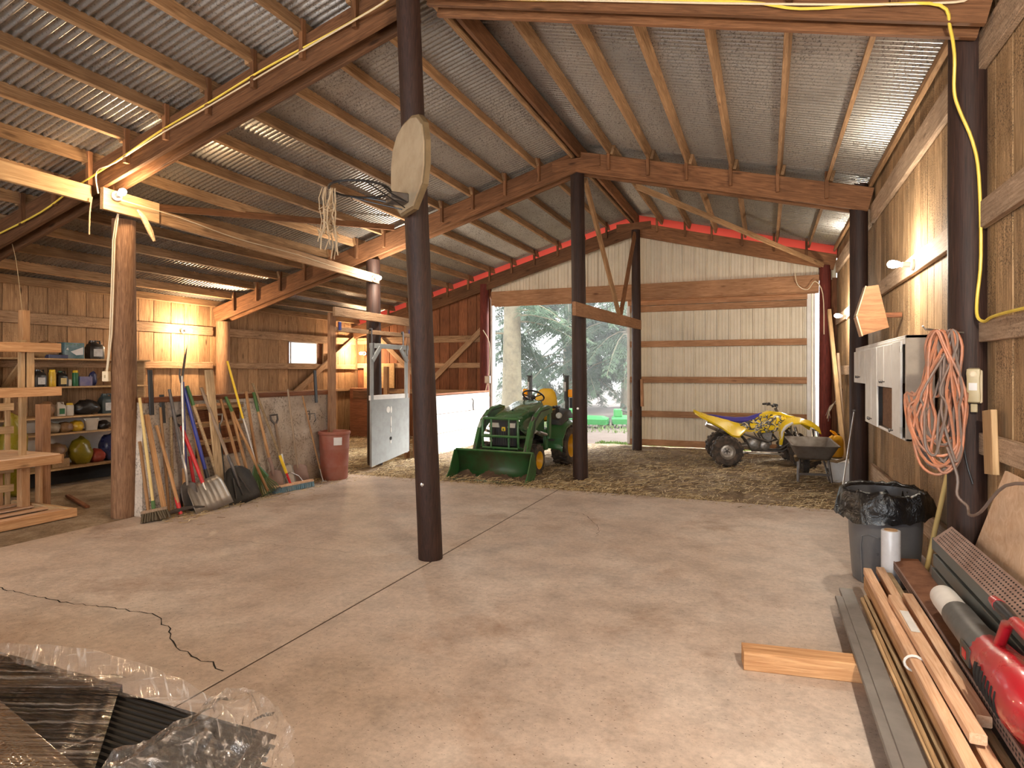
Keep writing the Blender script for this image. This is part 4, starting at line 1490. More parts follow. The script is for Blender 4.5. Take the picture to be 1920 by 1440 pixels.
panel(6.22, 7.02, 1.08, 1.45, XF + .03, XF + .045).build('inner_panel', 'plywood_brown', cb, world=True)
panel(5.78, 8.72, 1.82, 1.87, XF - .004, XF + .012).build('top_rail', 'white_paint', cb, world=True)


def cdoor(y0, y1, z0, z1, knob, hy=None):
    d = panel(y0 + .004, y1 - .004, z0, z1, XF - .02, XF - .002).build('door', 'white_paint', cb, world=True)
    ky, kz = knob
    Mk = Matrix.Translation((XF - .02, ky, kz)) @ Matrix.Rotation(-math.pi / 2, 4, 'Y')
    MB().lathe([(.006, 0), (.006, .015), (.016, .022), (.014, .032), (.002, .035)], 12, Mk).build('knob', 'dark_steel', d, world=True, smooth=True)
    if hy is not None:
        for zz in (z0 + .07, z1 - .07):
            MB().box((XF - .022, hy, zz), (.008, .03, .05)).build('hinge', 'steel', d, world=True)


cdoor(8.28, 8.74, 1.47, 1.84, (8.35, 1.54))
cdoor(7.82, 8.27, 1.47, 1.84, (8.20, 1.54))
cdoor(7.38, 7.80, 1.06, 1.84, (7.42, 1.12))
cdoor(7.03, 7.37, 1.06, 1.84, (7.34, 1.12))
cdoor(6.64, 7.02, 1.46, 1.84, (6.68, 1.51))
cdoor(6.24, 6.63, 1.46, 1.84, (6.58, 1.51))
cdoor(5.86, 6.23, 1.06, 1.85, (6.18, 1.10), 5.84)

# plywood box above it
hb = thing('plywood_box', 'tapered plywood box fixed to the wall above the white cabinet', 'box', (1.0, 7.0, 1.96))
Mb = Matrix(((1, 0, 0, 0), (0, 0, 1, 0), (0, 1, 0, 0), (0, 0, 0, 1)))
poly = [(.905, 2.435), (1.01, 2.445), (1.10, 2.03), (.874, 1.955), (.828, 2.15)]
MB().prism(poly, 6.99, 7.005, Mb).build('face', 'plywood_brown', hb, world=True)
poly2 = [(.915, 2.43), (1.00, 2.435), (1.085, 2.035), (.88, 1.965), (.836, 2.15)]
MB().prism(poly2, 7.006, 7.18, Mb).build('body', 'cardboard_box', hb, world=True)
board('wall_bracket', (1.02, 7.15, 2.16), (1.235, 7.15, 2.16), .05, .03, 'wood_gable', hb)
board('edge_strip', (.822, 7.08, 2.15), (.905, 7.08, 2.44), .18, .012, 'wood_girt_right', hb, up=(0, 1, 0))
board('edge_strip', (.822, 7.08, 2.145), (.872, 7.08, 1.95), .20, .012, 'wood_lumber', hb, up=(0, 1, 0))

# ================================================================ extension cords on the spike
sp = MB().tube([(1.12, 4.60, 1.84), (.90, 4.50, 1.86), (.885, 4.495, 1.88)], .006, 6)
tag(sp.build_at('steel_spike', 'steel', (1.1, 4.6, 1.84)), 'steel spike in the dark post holding the coiled cords', 'hook')


def coil(n, seed, r, mat, label, x0=.97, spread=.10):
    rnd = random.Random(seed)
    pts = []
    for i in range(n):
        w = rnd.uniform(.04, .13)
        zbot = rnd.uniform(.95, 1.22)
        cx = x0 + rnd.uniform(-spread, spread) * .5
        tx = x0 - .04 + .11 * (i + .5) / n
        yy = 4.50 + rnd.uniform(-.035, .03)
        wob = [rnd.uniform(-.025, .025) for _ in range(6)]
        zt = 1.85
        loop = [(tx, yy, zt), (tx + w * .35 + wob[0] * .3, yy - .01, zt - .10), (cx + w * .75 + wob[0], yy - .02 + wob[1] * .4, zt - .35), (cx + w + wob[1], yy - .01, zbot + .30), (cx + w * .9 + wob[2], yy, zbot + .10), (cx + w * .2 + wob[2], yy - .015, zbot), (cx - w * .7 + wob[3], yy - .005, zbot + .06), (cx - w + wob[4], yy + .01, zbot + .28), (cx - w * .75 + wob[5], yy, zt - .38), (tx - w * .3 + wob[5] * .3, yy + .01, zt - .10)]
        pts += loop
    pts = [V(p) for p in pts]
    fine = []
    N = len(pts)
    for i in range(N - 1):
        p0, p1, p2, p3 = pts[max(i - 1, 0)], pts[i], pts[i + 1], pts[min(i + 2, N - 1)]
        for s in range(4):
            t = s / 4
            fine.append(.5 * ((2 * p1) + (p2 - p0) * t + (2 * p0 - 5 * p1 + 4 * p2 - p3) * t * t + (3 * p1 - p0 - 3 * p2 + p3) * t ** 3))
    o = MB().tube(fine, r, 6).build_at('extension_cord', mat, (x0, 4.5, 1.0), smooth=True)
    return tag(o, label, 'cord')


coil(11, 5, .0085, 'cord_orange', 'thick tangle of orange extension cord hanging on the spike')
coil(7, 9, .008, 'cord_grey', 'grey brown cord tangled among the orange loops', .99, .12)


def wire(name, label, pts, r, mat, cat='cable', n=4):
    pts = [V(p) for p in pts]
    fine = []
    N = len(pts)
    for i in range(N - 1):
        p0, p1, p2, p3 = pts[max(i - 1, 0)], pts[i], pts[i + 1], pts[min(i + 2, N - 1)]
        for s in range(n):
            t = s / n
            fine.append(.5 * ((2 * p1) + (p2 - p0) * t + (2 * p0 - 5 * p1 + 4 * p2 - p3) * t * t + (3 * p1 - p0 - 3 * p2 + p3) * t ** 3))
    fine.append(pts[-1])
    return tag(MB().tube(fine, r, 6).build_at(name, mat, pts[0], smooth=True), label, cat)


wire('cord_tail', 'brown cord end drooping from the coil across the leaning plywood', [(1.0, 4.45, 1.15), (1.05, 4.44, .98), (1.045, 4.42, .87), (1.08, 4.36, .82), (1.05, 4.2, .80), (1.05, 4.0, .86), (1.07, 3.7, 1.05), (1.10, 3.3, 1.12)], .008, 'cord_grey', 'cord')
YC = [(-7.905, 4.30, 3.126), (-7.169, 4.30, 3.30), (-6.6, 4.29, 3.50), (-5.934, 4.30, 3.72), (-5.415, 4.30, 3.90), (-4.727, 4.30, 4.09), (-4.096, 4.30, 4.275), (-3.294, 4.30, 4.464), (-2.75, 4.22, 4.55), (-2.60, 4.08, 4.55), (-2.42, 4.22, 4.50), (-1.577, 4.29, 4.31), (-.801, 4.29, 4.14), (-.118, 4.29, 3.97), (.194, 4.29, 3.86), (.629, 4.29, 3.79), (.93, 4.29, 3.72), (1.0, 4.38, 3.62), (1.05, 4.50, 3.50), (1.06, 4.55, 3.31), (1.09, 4.56, 3.19), (1.157, 4.57, 3.0), (1.19, 4.57, 2.78), (1.20, 4.57, 2.3), (1.178, 4.56, 2.04), (1.17, 4.52, 1.93), (1.185, 4.45, 1.895), (1.18, 4.3, 1.91), (1.18, 4.0, 1.915), (1.18, 3.2, 1.91)]
wire('yellow_cable', 'yellow electric cable stapled along the rafter and down the wall post', YC, .009, 'cable_yellow')
wire('white_cable', 'white electric cable running beside the yellow one along the rafter', [(-6.25, 4.29, 3.40), (-6.27, 4.29, 3.62), (-6.0, 4.29, 3.68), (-5.4, 4.295, 3.87), (-4.7, 4.295, 4.06), (-3.6, 4.295, 4.37), (-2.78, 4.20, 4.52), (-2.6, 4.06, 4.52), (-2.40, 4.20, 4.47), (-1.2, 4.285, 4.22), (0, 4.285, 3.93), (.9, 4.285, 3.735), (1.1, 4.3, 3.76), (1.18, 4.0, 3.86)], .007, 'cable_white')
wire('girder_wire', 'thin white wire draped along the girder of the left posts', [(-6.13, 4.45, 3.36), (-6.18, 5.2, 3.35), (-6.15, 6.0, 3.27), (-6.12, 7.0, 3.25), (-6.08, 8.0, 3.18), (-6.02, 8.65, 3.15)], .006, 'cable_white')
wire('hanging_string', 'pale string dangling from the board below the near bulb', [(-6.30, 4.26, 3.36), (-6.30, 4.24, 3.2), (-6.31, 4.24, 2.98)], .007, 'rope_twine', 'string')
wire('thin_string', 'thin string hanging from the rafter to the bench post', [(-7.76, 4.36, 3.02), (-7.70, 4.37, 2.8), (-7.62, 4.38, 2.28)], .003, 'rope_twine', 'string')
wire('door_wire', 'pale wire looping down the red corner post', [(.5, 13.08, 3.52), (.55, 13.05, 3.25), (.72, 13.06, 3.15), (.85, 13.06, 3.30), (.98, 13.06, 3.05), (1.0, 13.07, 2.3)], .008, 'cable_white')
wire('outlet_wire', 'pale wire hanging down beside the doorway to an outlet', [(-6.0, 13.02, 2.55), (-5.86, 13.06, 2.25), (-5.86, 13.06, 1.7), (-5.88, 13.05, 1.45), (-5.95, 13.03, 1.1), (-5.85, 13.03, 1.05), (-5.87, 13.05, 1.42)], .009, 'cable_white')
t = MB().box((-5.9, 13.05, 1.42), (.13, .06, .17), ch=.01).build_at('outlet_box', 'steel', (-5.9, 13.05, 1.35))
tag(t, 'grey outlet box on the post beside the open doorway', 'outlet')

# telephone
ph = thing('telephone', 'ivory wall telephone mounted on the dark post', 'telephone', (1.17, 4.575, 1.41), -.45)
MB().box((0, 0, .10), (.078, .026, .20), ch=.012).build('base', 'cable_white', ph)
rings = []
for z, w, d, o in ((-.0, .026, .006, -.013), (.008, .034, .012, -.016), (.05, .036, .012, -.020), (.10, .033, .010, -.024), (.15, .033, .010, -.024), (.18, .036, .012, -.020), (.205, .034, .012, -.016), (.212, .026, .006, -.013)):
    rings.append([(w * math.copysign(abs(math.cos(a)) ** .5, math.cos(a)), o - d + d * math.copysign(abs(math.sin(a)) ** .5, math.sin(a)), z) for a in [2 * math.pi * k / 20 for k in range(20)]])
MB().loft(rings).build('handset', 'phone_ivory', ph, smooth=True)
MB().box((0, -.0445, .10), (.042, .002, .045)).build('paper_label', 'paper_white', ph)
MB().lathe([(.016, 0), (.02, .004), (.012, .008)], 14, Matrix.Translation((0, -.043, .175)) @ Matrix.Rotation(math.pi / 2, 4, 'X')).build('ear_cup', 'cable_white', ph)
MB().box((0, -.015, -.03), (.035, .015, .05), ch=.004).build('lower_tab', 'phone_ivory', ph)
wire('telephone_wire', 'dark wire running down the post from the telephone', [(1.12, 4.58, 1.42), (1.115, 4.58, 1.2), (1.13, 4.58, 1.05), (1.16, 4.57, .92)], .004, 'black_plastic')

# ================================================================ things along the right wall
t = board('tan_board', (1.18, 4.30, 1.02), (1.18, 4.34, 1.38), .03, .16, 'wood_tan', None, up=(1, 0, 0))
tag(t, 'short tan board nailed upright above the leaning plywood', 'board')
pl = thing('plywood_sheet', 'pale plywood sheet leaning against the wall', 'plywood', (1.1, 3.2, .3))
m = MB()
a = [V((1.085, 4.55, .30)), V((1.085, 2.2, .30)), V((1.17, 2.2, 1.02)), V((1.16, 4.02, 1.08))]
nrm = (a[1] - a[0]).cross(a[3] - a[0]).normalized() * .012
m.add([p for p in a] + [p - nrm for p in a], [(0, 1, 2, 3), (7, 6, 5, 4), (0, 4, 5, 1), (1, 5, 6, 2), (2, 6, 7, 3), (3, 7, 4, 0)])
m.build('panel', 'plywood', pl, world=True)
# dark composite boards stacked on the floor along the wall
k = 0
labels = ['topmost grey green deck board of the dark stack', 'second grey green deck board from the top of the dark stack', 'third grey green deck board from the top of the dark stack', 'lowest visible grey green deck board of the dark stack']
for (x, z, y1) in ((1.010, .505, 4.72), (1.000, .42, 4.64), (.995, .33, 4.66), (.99, .24, 4.62)):
    t = board('deck_board', (x, 1.9, z), (x, y1, z), .075, .06, 'board_grey_green')
    tag(t, labels[k], 'board', 'grey green deck boards')
    k += 1
t = board('deck_board', (.99, 1.9, .10), (.99, 4.60, .10), .19, .07, 'board_grey_green')
tag(t, 'wide grey green deck board on the floor under the dark stack', 'board', 'grey green deck boards')
t = board('deck_board', (1.065, 1.9, .505), (1.065, 4.55, .505), .05, .035, 'board_grey_green')
tag(t, 'narrow grey green board against the perforated strip', 'board', 'grey green deck boards')
t = board('deck_board', (1.065, 1.9, .235), (1.065, 4.55, .235), .47, .03, 'board_grey_green')
tag(t, 'tall grey board standing behind the dark stack', 'board', 'grey green deck boards')


def perforated(name, label, a, b, width, upv, mat, nrow, pitch, lip=0.0):
    """a punched steel plank from a to b"""
    M, L = frame(a, b, upv)
    t = bpy.data.objects.new(name, None)
    put(t, None, M)
    tag(t, label, 'metal plank')
    m = MB().box((0, 0, 0), (L, .006, width))
    if lip:
        for s in (-1, 1):
            m.box((0, -.5 * lip, s * (width / 2)), (L, lip, .005))
    m.build('plate', mat, t)
    h = MB()
    nn = int((L - .06) / pitch)
    for i in range(nn):
        for j in range(nrow):
            x = -L / 2 + .03 + pitch * (i + .5 * (j % 2))
            z = (j - (nrow - 1) / 2) * width / (nrow + .6)
            for s in (1, -1):
                h.add([(x + .011, s * .0036, z), (x, s * .0036, z + .0055), (x - .011, s * .0036, z), (x, s * .0036, z - .0055)], [(0, 1, 2, 3)])
    o = h.build('holes', 'hole_black', t)
    o['kind'] = 'stuff'
    return t


perforated('perforated_strip', 'dusty perforated steel strip lying along the wall post', (1.00, 1.9, .612), (1.00, 4.55, .612), .13, (.75, 0, .66), 'rust_dusty', 6, .030)
t = perforated('rusty_step', 'wide rusty perforated steel plank with folded edge', (.90, 1.6, .30), (.89, 5.06, .30), .16, (1, 0, .06), 'rust', 1, .5)
h = MB()
for i in range(110):
    yy = 1.65 + .031 * i
    for j in range(2):
        zz = .288 - .018 * j
        h.add([(.8055, yy, zz), (.8055, yy + .017, zz + .004), (.8055, yy + .017, zz - .006), (.8055, yy, zz - .008)], [(0, 1, 2, 3)])
o = h.build('edge_hole', 'hole_black', t, world=True)
o['kind'] = 'stuff'
MB().box((.81, 3.33, .275), (.006, 3.46, .055)).build('folded_edge', 'rust_dusty', t, world=True)
for yy in (2.2, 4.3):
    t = MB().box((.86, yy, .135), (.13, .14, .27), ch=.005).build_at('support_block', 'wood_gable', (.86, yy, 0))
    tag(t, 'dark wooden block under the rusty steel plank, ' + ('near end' if yy < 3 else 'far end'), 'block')

# loose lumber lying along the wall
LUM = [
    # x far, y far, z far, x near, y near, z near, height, width, material, label
    (.445, 4.66, .105, .46, 1.2, .12, .022, .045, 'vinyl_taupe', 'narrow taupe vinyl strip at the outer edge of the lumber'),
    (.505, 4.84, .105, .525, 1.2, .12, .022, .085, 'vinyl_taupe', 'wide taupe vinyl strip beside the narrow one'),
    (.575, 4.62, .12, .60, 1.3, .13, .035, .018, 'wood_tan', 'thin tan stake next to the vinyl strips'),
    (.600, 4.66, .12, .64, 1.3, .13, .04, .022, 'wood_old_stick', 'weathered grey stake with rough bark edge'),
    (.565, 4.08, .12, .595, 1.9, .12, .022, .02, 'wood_tan', 'short thin tan stake beside the wide vinyl strip'),
    (.635, 4.9, .15, .675, 1.2, .15, .09, .03, 'wood_bench', 'brown board on edge under the pale lumber'),
    (.645, 4.92, .225, .665, 1.2, .225, .045, .05, 'wood_lumber', 'pale two by four with a white tie around it'),
    (.73, 4.98, .225, .735, 1.2, .20, .045, .05, 'wood_lumber', 'pale two by four reaching furthest toward the trash can'),
    (.70, 4.85, .16, .71, 1.2, .16, .05, .04, 'wood_header', 'reddish board beneath the pale two by fours'),
    (.690, 4.24, .272, .712, 2.74, .268, .04, .055, 'wood_lumber', 'short pale board with a white label lying on top'),
    (.772, 4.30, .272, .772, 2.90, .262, .045, .052, 'wood_lumber', 'short pale board closest to the rusty plank'),
    (.775, 4.92, .215, .80, 1.3, .20, .034, .034, 'wood_old_stick', 'round weathered pole between the pale boards'),
    (.76, 4.7, .11, .775, 1.3, .11, .04, .06, 'wood_tan', 'tan board low in the lumber pile'),
]
for (xa, ya, za, xb, yb, zb_, h, w, mt, lb) in LUM:
    t = board('lumber_piece', (xb, yb, zb_), (xa, ya, za), h, w, mt)
    tag(t, lb, 'lumber', 'loose lumber by the wall')
for yy in (1.9, 3.75):
    pass
t = board('timber_block', (-.12, 3.64, .05), (.80, 3.76, .05), .10, .13, 'wood_bench', None, ch=.006)
tag(t, 'square timber lying on the floor under the lumber ends', 'timber')
t = board('timber_block', (.40, 1.6, .048), (.84, 1.6, .048), .096, .09, 'wood_bench', None, ch=.006)
tag(t, 'second timber crossing under the near end of the lumber', 'timber')
m = MB().tube([(.645 + .04 * math.cos(a) , 3.45, .225 + .036 * math.sin(a)) for a in [2 * math.pi * i / 14 for i in range(14)]], .006, 6, closed=True)
tag(m.build_at('white_tie', 'paper_white', (.65, 3.45, .23)), 'white plastic tie around the pale two by four', 'tie')
t = MB().box((.696, 3.83, .2935), (.040, .30, .001)).build_at('lumber_label', 'paper_white', (.696, 3.83, .292))
tag(t, 'white sticker on the short pale board', 'sticker')

# leaf blower
bl = thing('leaf_blower', 'red leaf blower with grey tube and white nozzle lying on the lumber', 'leaf blower', (.9, 2.9, .32))


def ytube(prof, name, mat, n=24):
    """prof (y, r) along the blower axis"""
    ax = lambda y: V((.885 + (4.0 - y) * -.02, y, .385 + (4.0 - y) * .03))
    rings = []
    for y, r in prof:
        c = ax(y)
        rings.append([c + V((r * math.cos(a), 0, r * math.sin(a))) for a in [2 * math.pi * k / n for k in range(n)]])
    return MB().loft(rings, cap=False).build(name, mat, bl, world=True, smooth=True)


ytube([(3.70, .064), (3.97, .064), (4.02, .061), (4.035, .055), (4.02, .051), (3.7, .055)], 'nozzle', 'paper_white')
ytube([(3.72, .066), (3.71, .069), (3.42, .070), (3.34, .073), (3.32, .078), (3.24, .080), (3.16, .080)], 'tube', 'blower_grey')
rings = []
for y, rx, rz, dz in ((3.22, .078, .078, -.01), (3.14, .086, .088, -.01), (3.02, .094, .10, -.01), (2.88, .105, .122, .0), (2.72, .108, .125, .005), (2.60, .10, .11, .01), (2.52, .07, .08, .02)):
    c = V((.868 - (3.0 - y) * .02, y, .42 + dz))
    rings.append([c + V((rx * math.cos(a), 0, rz * math.sin(a))) for a in [2 * math.pi * k / 20 for k in range(20)]])
hs = MB().loft(rings).build('housing', 'blower_red', bl, world=True, smooth=True)
m = MB()
for i in range(7):
    y = 2.98 - .042 * i
    c = V((.868 - (3.0 - y) * .02, y, .42))
    rx = .100
    pts = [c + V((-(rx + .006) * math.cos(a), 0, (rx + .018) * math.sin(a))) for a in [(-.5 + .16 * q) for q in range(6)]]
    m.tube(pts, .007, 5)
m.build('vent_slot', 'hole_black', hs, world=True)
MB().tube([(.87, 3.08, .50), (.885, 3.04, .60), (.885, 2.95, .64), (.88, 2.75, .64), (.87, 2.64, .58), (.865, 2.58, .50)], [.02, .022, .022, .022, .022, .025], 10).build('handle', 'blower_red', bl, world=True, smooth=True)
MB().tube([(.885, 3.14, .64), (.885, 3.07, .64), (.885, 2.95, .64)], [.024, .026, .02], 10).build('trigger_grip', 'black_plastic', bl, world=True, smooth=True)
MB().tube([(.89, 3.22, .635), (.885, 3.13, .64)], [.02, .026], 10).build('grip_end', 'blower_red', bl, world=True, smooth=True)
MB().box((.786, 3.20, .40), (.01, .13, .075), Matrix.Identity(4), ch=.004).build('side_badge', 'dark_plastic', bl, world=True)
MB().box((.780, 3.20, .40), (.004, .05, .035)).build('badge_logo', 'shovel_red', bl, world=True)

# trash can with bag
tc_ = thing('trash_can', 'grey plastic trash can lined with a black bag', 'trash can', (.84, 5.52, 0))
n = 40


def can_ring(r, z, bump=0.0):
    out = []
    for k in range(n):
        a = 2 * math.pi * k / n
        rr = r * (1 + bump * max(0, math.cos(2 * a + .6)) ** 3)
        out.append((rr * math.cos(a), rr * math.sin(a), z))
    return out


MB().loft([can_ring(.20, 0), can_ring(.215, .012), can_ring(.225, .06), can_ring(.245, .36), can_ring(.25, .50), can_ring(.262, .53, .03), can_ring(.270, .60, .04), can_ring(.272, .655, .03), can_ring(.282, .66), can_ring(.282, .685), can_ring(.262, .685), can_ring(.25, .50), can_ring(.2, .05)], cap=False).build('body', 'can_grey', tc_, smooth=True)
m = MB()
a0 = -2.05
pts = []
for (da, z) in ((-.35, .02), (-.36, .30), (-.30, .37), (-.1, .39), (.2, .37), (.30, .33), (.36, .20), (.38, .02)):
    r = .224 + .022 * min(1, z / .36) + .004
    pts.append((r * math.cos(a0 + da), r * math.sin(a0 + da), z))
m.tube(pts, .006, 6)
m.build('moulded_arch', 'can_grey', tc_, smooth=True)
for s in (0, math.pi):
    m = MB()
    pts = [(.275 * math.cos(a + s + .15), .275 * math.sin(a + s + .15), z) for a, z in ((-.22, .60), (-.2, .56), (0, .55), (.2, .56), (.22, .60))]
    pts = [(p[0] * 1.06, p[1] * 1.06, p[2]) for p in pts]
    m.tube(pts, .014, 8)
    m.build('handle', 'can_grey', tc_, smooth=True)
k = NT('bag_black')
k.b.inputs['Base Color'].default_value = (.008, .008, .009, 1)
k.b.inputs['Roughness'].default_value = .22
tcn = k.n('ShaderNodeTexCoord')
k.bump(k.noise(tcn.outputs['Object'], 9, 5, .6, 1.2), .9, .02)
rings = []
nn = 64
for r, z, amp in ((.19, .36, .02), (.245, .50, .02), (.262, .66, .012), (.268, .70, .015), (.288, .712, .02), (.305, .69, .03), (.318, .63, .045), (.322, .575, .05), (.325, .54, .05)):
    ring = []
    for kk in range(nn):
        a = 2 * math.pi * kk / nn
        f = noise.noise(V((math.cos(a) * 3, math.sin(a) * 3, z * 5)))
        g = noise.noise(V((math.cos(a) * 8, math.sin(a) * 8, z * 9 + 4)))
        rr = r + amp * (f + .5 * g)
        low = .06 * max(0, math.cos(a + 2.2)) if z < .66 and r > .29 else 0
        ring.append((rr * math.cos(a), rr * math.sin(a), z + amp * .8 * g - low + (.02 * f if z > .68 else 0)))
    rings.append(ring)
MB().loft(rings, cap=False).build('bag', 'bag_black', tc_, smooth='all')

# roll of stretch film and a loose pole
rl = thing('stretch_film_roll', 'upright roll of clear stretch film in front of the trash can', 'roll', (.80, 5.02, .0))
MB().lathe([(.058, .0), (.06, .005), (.060, .495), (.058, .50)], 24).build('film', 'film_white', rl, smooth=True) if False else None
plain('film_white', (.55, .55, .58), .18, 0, .3, (.35, .35, .37), 14)
MB().lathe([(.058, .0), (.06, .005), (.060, .495), (.058, .50), (.04, .50)], 24, cap=False).build('film', 'film_white', rl, smooth=True)
MB().lathe([(.042, -.0), (.042, .505), (.036, .505), (.036, .0)], 20, cap=False).build('core', 'cardboard_box', rl, smooth=True)
t = thing('wooden_pole', 'pale wooden broom pole leaning between trash can and cabinet', 'pole', (1.05, 5.30, 0))
MB().tube([(1.045, 5.33, .0), (1.10, 5.20, .5), (1.17, 5.02, 1.10)], .0165, 10).build('shaft', 'handle_cream', t, world=True, smooth=True)

# far right corner: leaning timber, jug, stone, rod
t = board('leaning_timber', (1.10, 10.55, .02), (1.06, 12.75, 2.70), .12, .06, 'wood_tan', None, up=(0, 1, 0))
tag(t, 'long tan timber leaning diagonally along the wall', 'timber')
t = board('leaning_timber', (1.15, 11.0, .02), (1.14, 12.1, 1.9), .09, .04, 'wood_girt_right', None, up=(0, 1, 0))
tag(t, 'shorter grey timber behind the diagonal timber', 'timber')
yj = thing('fuel_jug', 'yellow plastic jug with orange spout on the foam block', 'jug', (.98, 10.75, .30), .6)
m = MB()
rg = lambda s, z: [(.10 * s * x, .08 * s * y, z) for x, y in ((1, .7), (.7, 1), (-.7, 1), (-1, .7), (-1, -.7), (-.7, -1), (.7, -1), (1, -.7))]
m.loft([rg(.95, 0), rg(1, .02), rg(1, .24), rg(.8, .30), rg(.4, .33)])
m.build('body', 'yellow_plastic', yj, smooth=True)
MB().tube([(0, 0, .33), (-.03, 0, .37), (-.09, 0, .40)], [.03, .022, .012], 10).build('spout', 'amber_lens', yj, smooth=True)
MB().tube([(-.06, 0, .28), (-.02, 0, .36), (.06, 0, .34), (.08, 0, .26)], .013, 8).build('handle', 'black_plastic', yj, smooth=True)
sb_ = thing('foam_block', 'worn white block on the ground beside the wheelbarrow', 'block', (1.0, 10.5, -.02))
bm = bmesh.new()
bmesh.ops.create_cube(bm, size=1)
bmesh.ops.subdivide_edges(bm, edges=bm.edges, cuts=4, use_grid_fill=True)
for v in bm.verts:
    v.co = V((v.co.x * .26, v.co.y * .70, (v.co.z + .5) * .31)) + V((1, 1, 1)) * .02 * noise.noise(v.co * 4)
bm.verts.index_update()
MB().add([v.co for v in bm.verts], [[v.index for v in f.verts] for f in bm.faces]).build('block', 'white_paint', sb_, smooth=True)
MB().tube([(-.132, -.2, .12), (-.16, -.16, .17), (-.16, -.08, .18), (-.13, -.05, .16)], .008, 6).build('wire_loop', 'dark_steel', sb_)
bm.free()
t = thing('steel_rod', 'thin steel rod leaning from floor to the cabinet knob', 'rod', (.80, 8.3, 0))
MB().tube([(.78, 8.15, 0), (.99, 8.62, 1.12)], .009, 8).build('shaft', 'steel', t, world=True)
MB().lathe([(.012, 0), (.018, .01), (.018, .03), (.01, .04)], 10, Matrix.Translation((.99, 8.62, 1.11))).build('knob', 'dark_steel', t, world=True)
jb = thing('junction_box', 'open junction box with loose wires near the corner', 'junction box', (1.16, 11.4, 1.05))
MB().box((1.14, 11.9, 1.18), (.10, .20, .28), ch=.006).build('box', 'wood_girt_right', jb, world=True)
for i in range(5):
    MB().tube([(1.09, 11.84 + .03 * i, 1.10), (.99, 11.80 + .03 * i, 1.02 - .03 * i), (.93 + .02 * i, 11.80 + .02 * i, .86 - .05 * (i % 3))], .006, 5).build('loose_wire', 'cable_white' if i % 2 else 'cord_grey', jb, world=True)
# ================================================================ wheels


def wheel(t, c, r, w, rimr, tire, rimmat, lug, nl, out, name='wheel'):
    """a wheel on local x axis; out = +1 / -1 is the outer side"""
    Mw = Matrix.Translation(V(c)) @ Matrix.Rotation(math.pi / 2, 4, 'Y')
    prof = [(rimr, -w * .42), (rimr * 1.08, -w * .5), (r * .86, -w * .52), (r * .95, -w * .44), (r * .975, -w * .25), (r * .98, 0), (r * .975, w * .25), (r * .95, w * .44), (r * .86, w * .52), (rimr * 1.08, w * .5), (rimr, w * .42)]
    tr = MB().lathe(prof, 36, Mw, cap=False).build(name, tire, t, smooth=True)
    m = MB()
    for i in range(nl):
        for s in (-1, 1):
            a = 2 * math.pi * (i + (.25 if s > 0 else -.25)) / nl
            Ml = Mw @ Matrix.Rotation(a, 4, 'Z') @ Matrix.Translation((r * .985, 0, s * w * .24)) @ Matrix.Rotation(s * lug[2], 4, 'X')
            m.box((0, 0, 0), (r * .09, lug[0], lug[1]), Ml)
    m.build('tread', tire, tr)
    rp = [(.02, w * .10), (rimr * .45, w * .10), (rimr * .55, w * .06), (rimr * .8, w * .05), (rimr * .9, w * .30), (rimr * 1.0, w * .44), (rimr * 1.07, w * .50), (rimr * 1.10, w * .47), (rimr * 1.0, w * .40), (rimr * .9, -w * .4)]
    Mo = Mw if out > 0 else Mw @ Matrix.Rotation(math.pi, 4, 'X')
    rm = MB().lathe(rp, 28, Mo, cap=False).build('rim', rimmat, tr, smooth=True)
    m = MB()
    for i in range(5):
        a = 2 * math.pi * i / 5
        m.lathe([(.012, w * .10), (.012, w * .15)], 6, Mo @ Matrix.Translation((rimr * .35 * math.cos(a), rimr * .35 * math.sin(a), 0)))
    m.lathe([(rimr * .22, w * .1), (rimr * .2, w * .2), (.01, w * .22)], 14, Mo, cap=False)
    m.build('hub', 'dark_steel' if rimmat != 'tractor_yellow' else rimmat, tr)
    return tr


# ================================================================ compact tractor
tr_ = thing('tractor', 'small green and yellow tractor with front loader bucket parked in the doorway', 'tractor', (-3.68, 10.42, -.005), math.pi - .05)
for s in (-1, 1):
    wheel(tr_, (s * .44, 0, .335), .335, .27, .185, 'mud_rubber', 'tractor_yellow', (.035, .13, .55), 18, s, 'rear_wheel')
    wheel(tr_, (s * .41, 1.28, .24), .24, .19, .13, 'mud_rubber', 'tractor_yellow', (.028, .09, .5), 16, s, 'front_wheel')
m = MB()
m.box((0, .62, .36), (.26, 1.5, .20), ch=.02)
m.box((0, 0, .36), (.62, .20, .18), ch=.03)
m.box((0, 1.28, .27), (.66, .10, .10), ch=.02)
m.box((0, .0, .50), (.36, .5, .22), ch=.03)
m.build('chassis', 'dark_steel', tr_)


def hood_ring(y, w, zt, zbm):
    return [(-w, y, zbm), (-w, y, zt - .16), (-w * .97, y, zt - .09), (-w * .84, y, zt - .025), (-w * .5, y, zt), (-w * .18, y, zt - .006), (0, y, zt + .004), (w * .18, y, zt - .006), (w * .5, y, zt), (w * .84, y, zt - .025), (w * .97, y, zt - .09), (w, y, zt - .16), (w, y, zbm)]


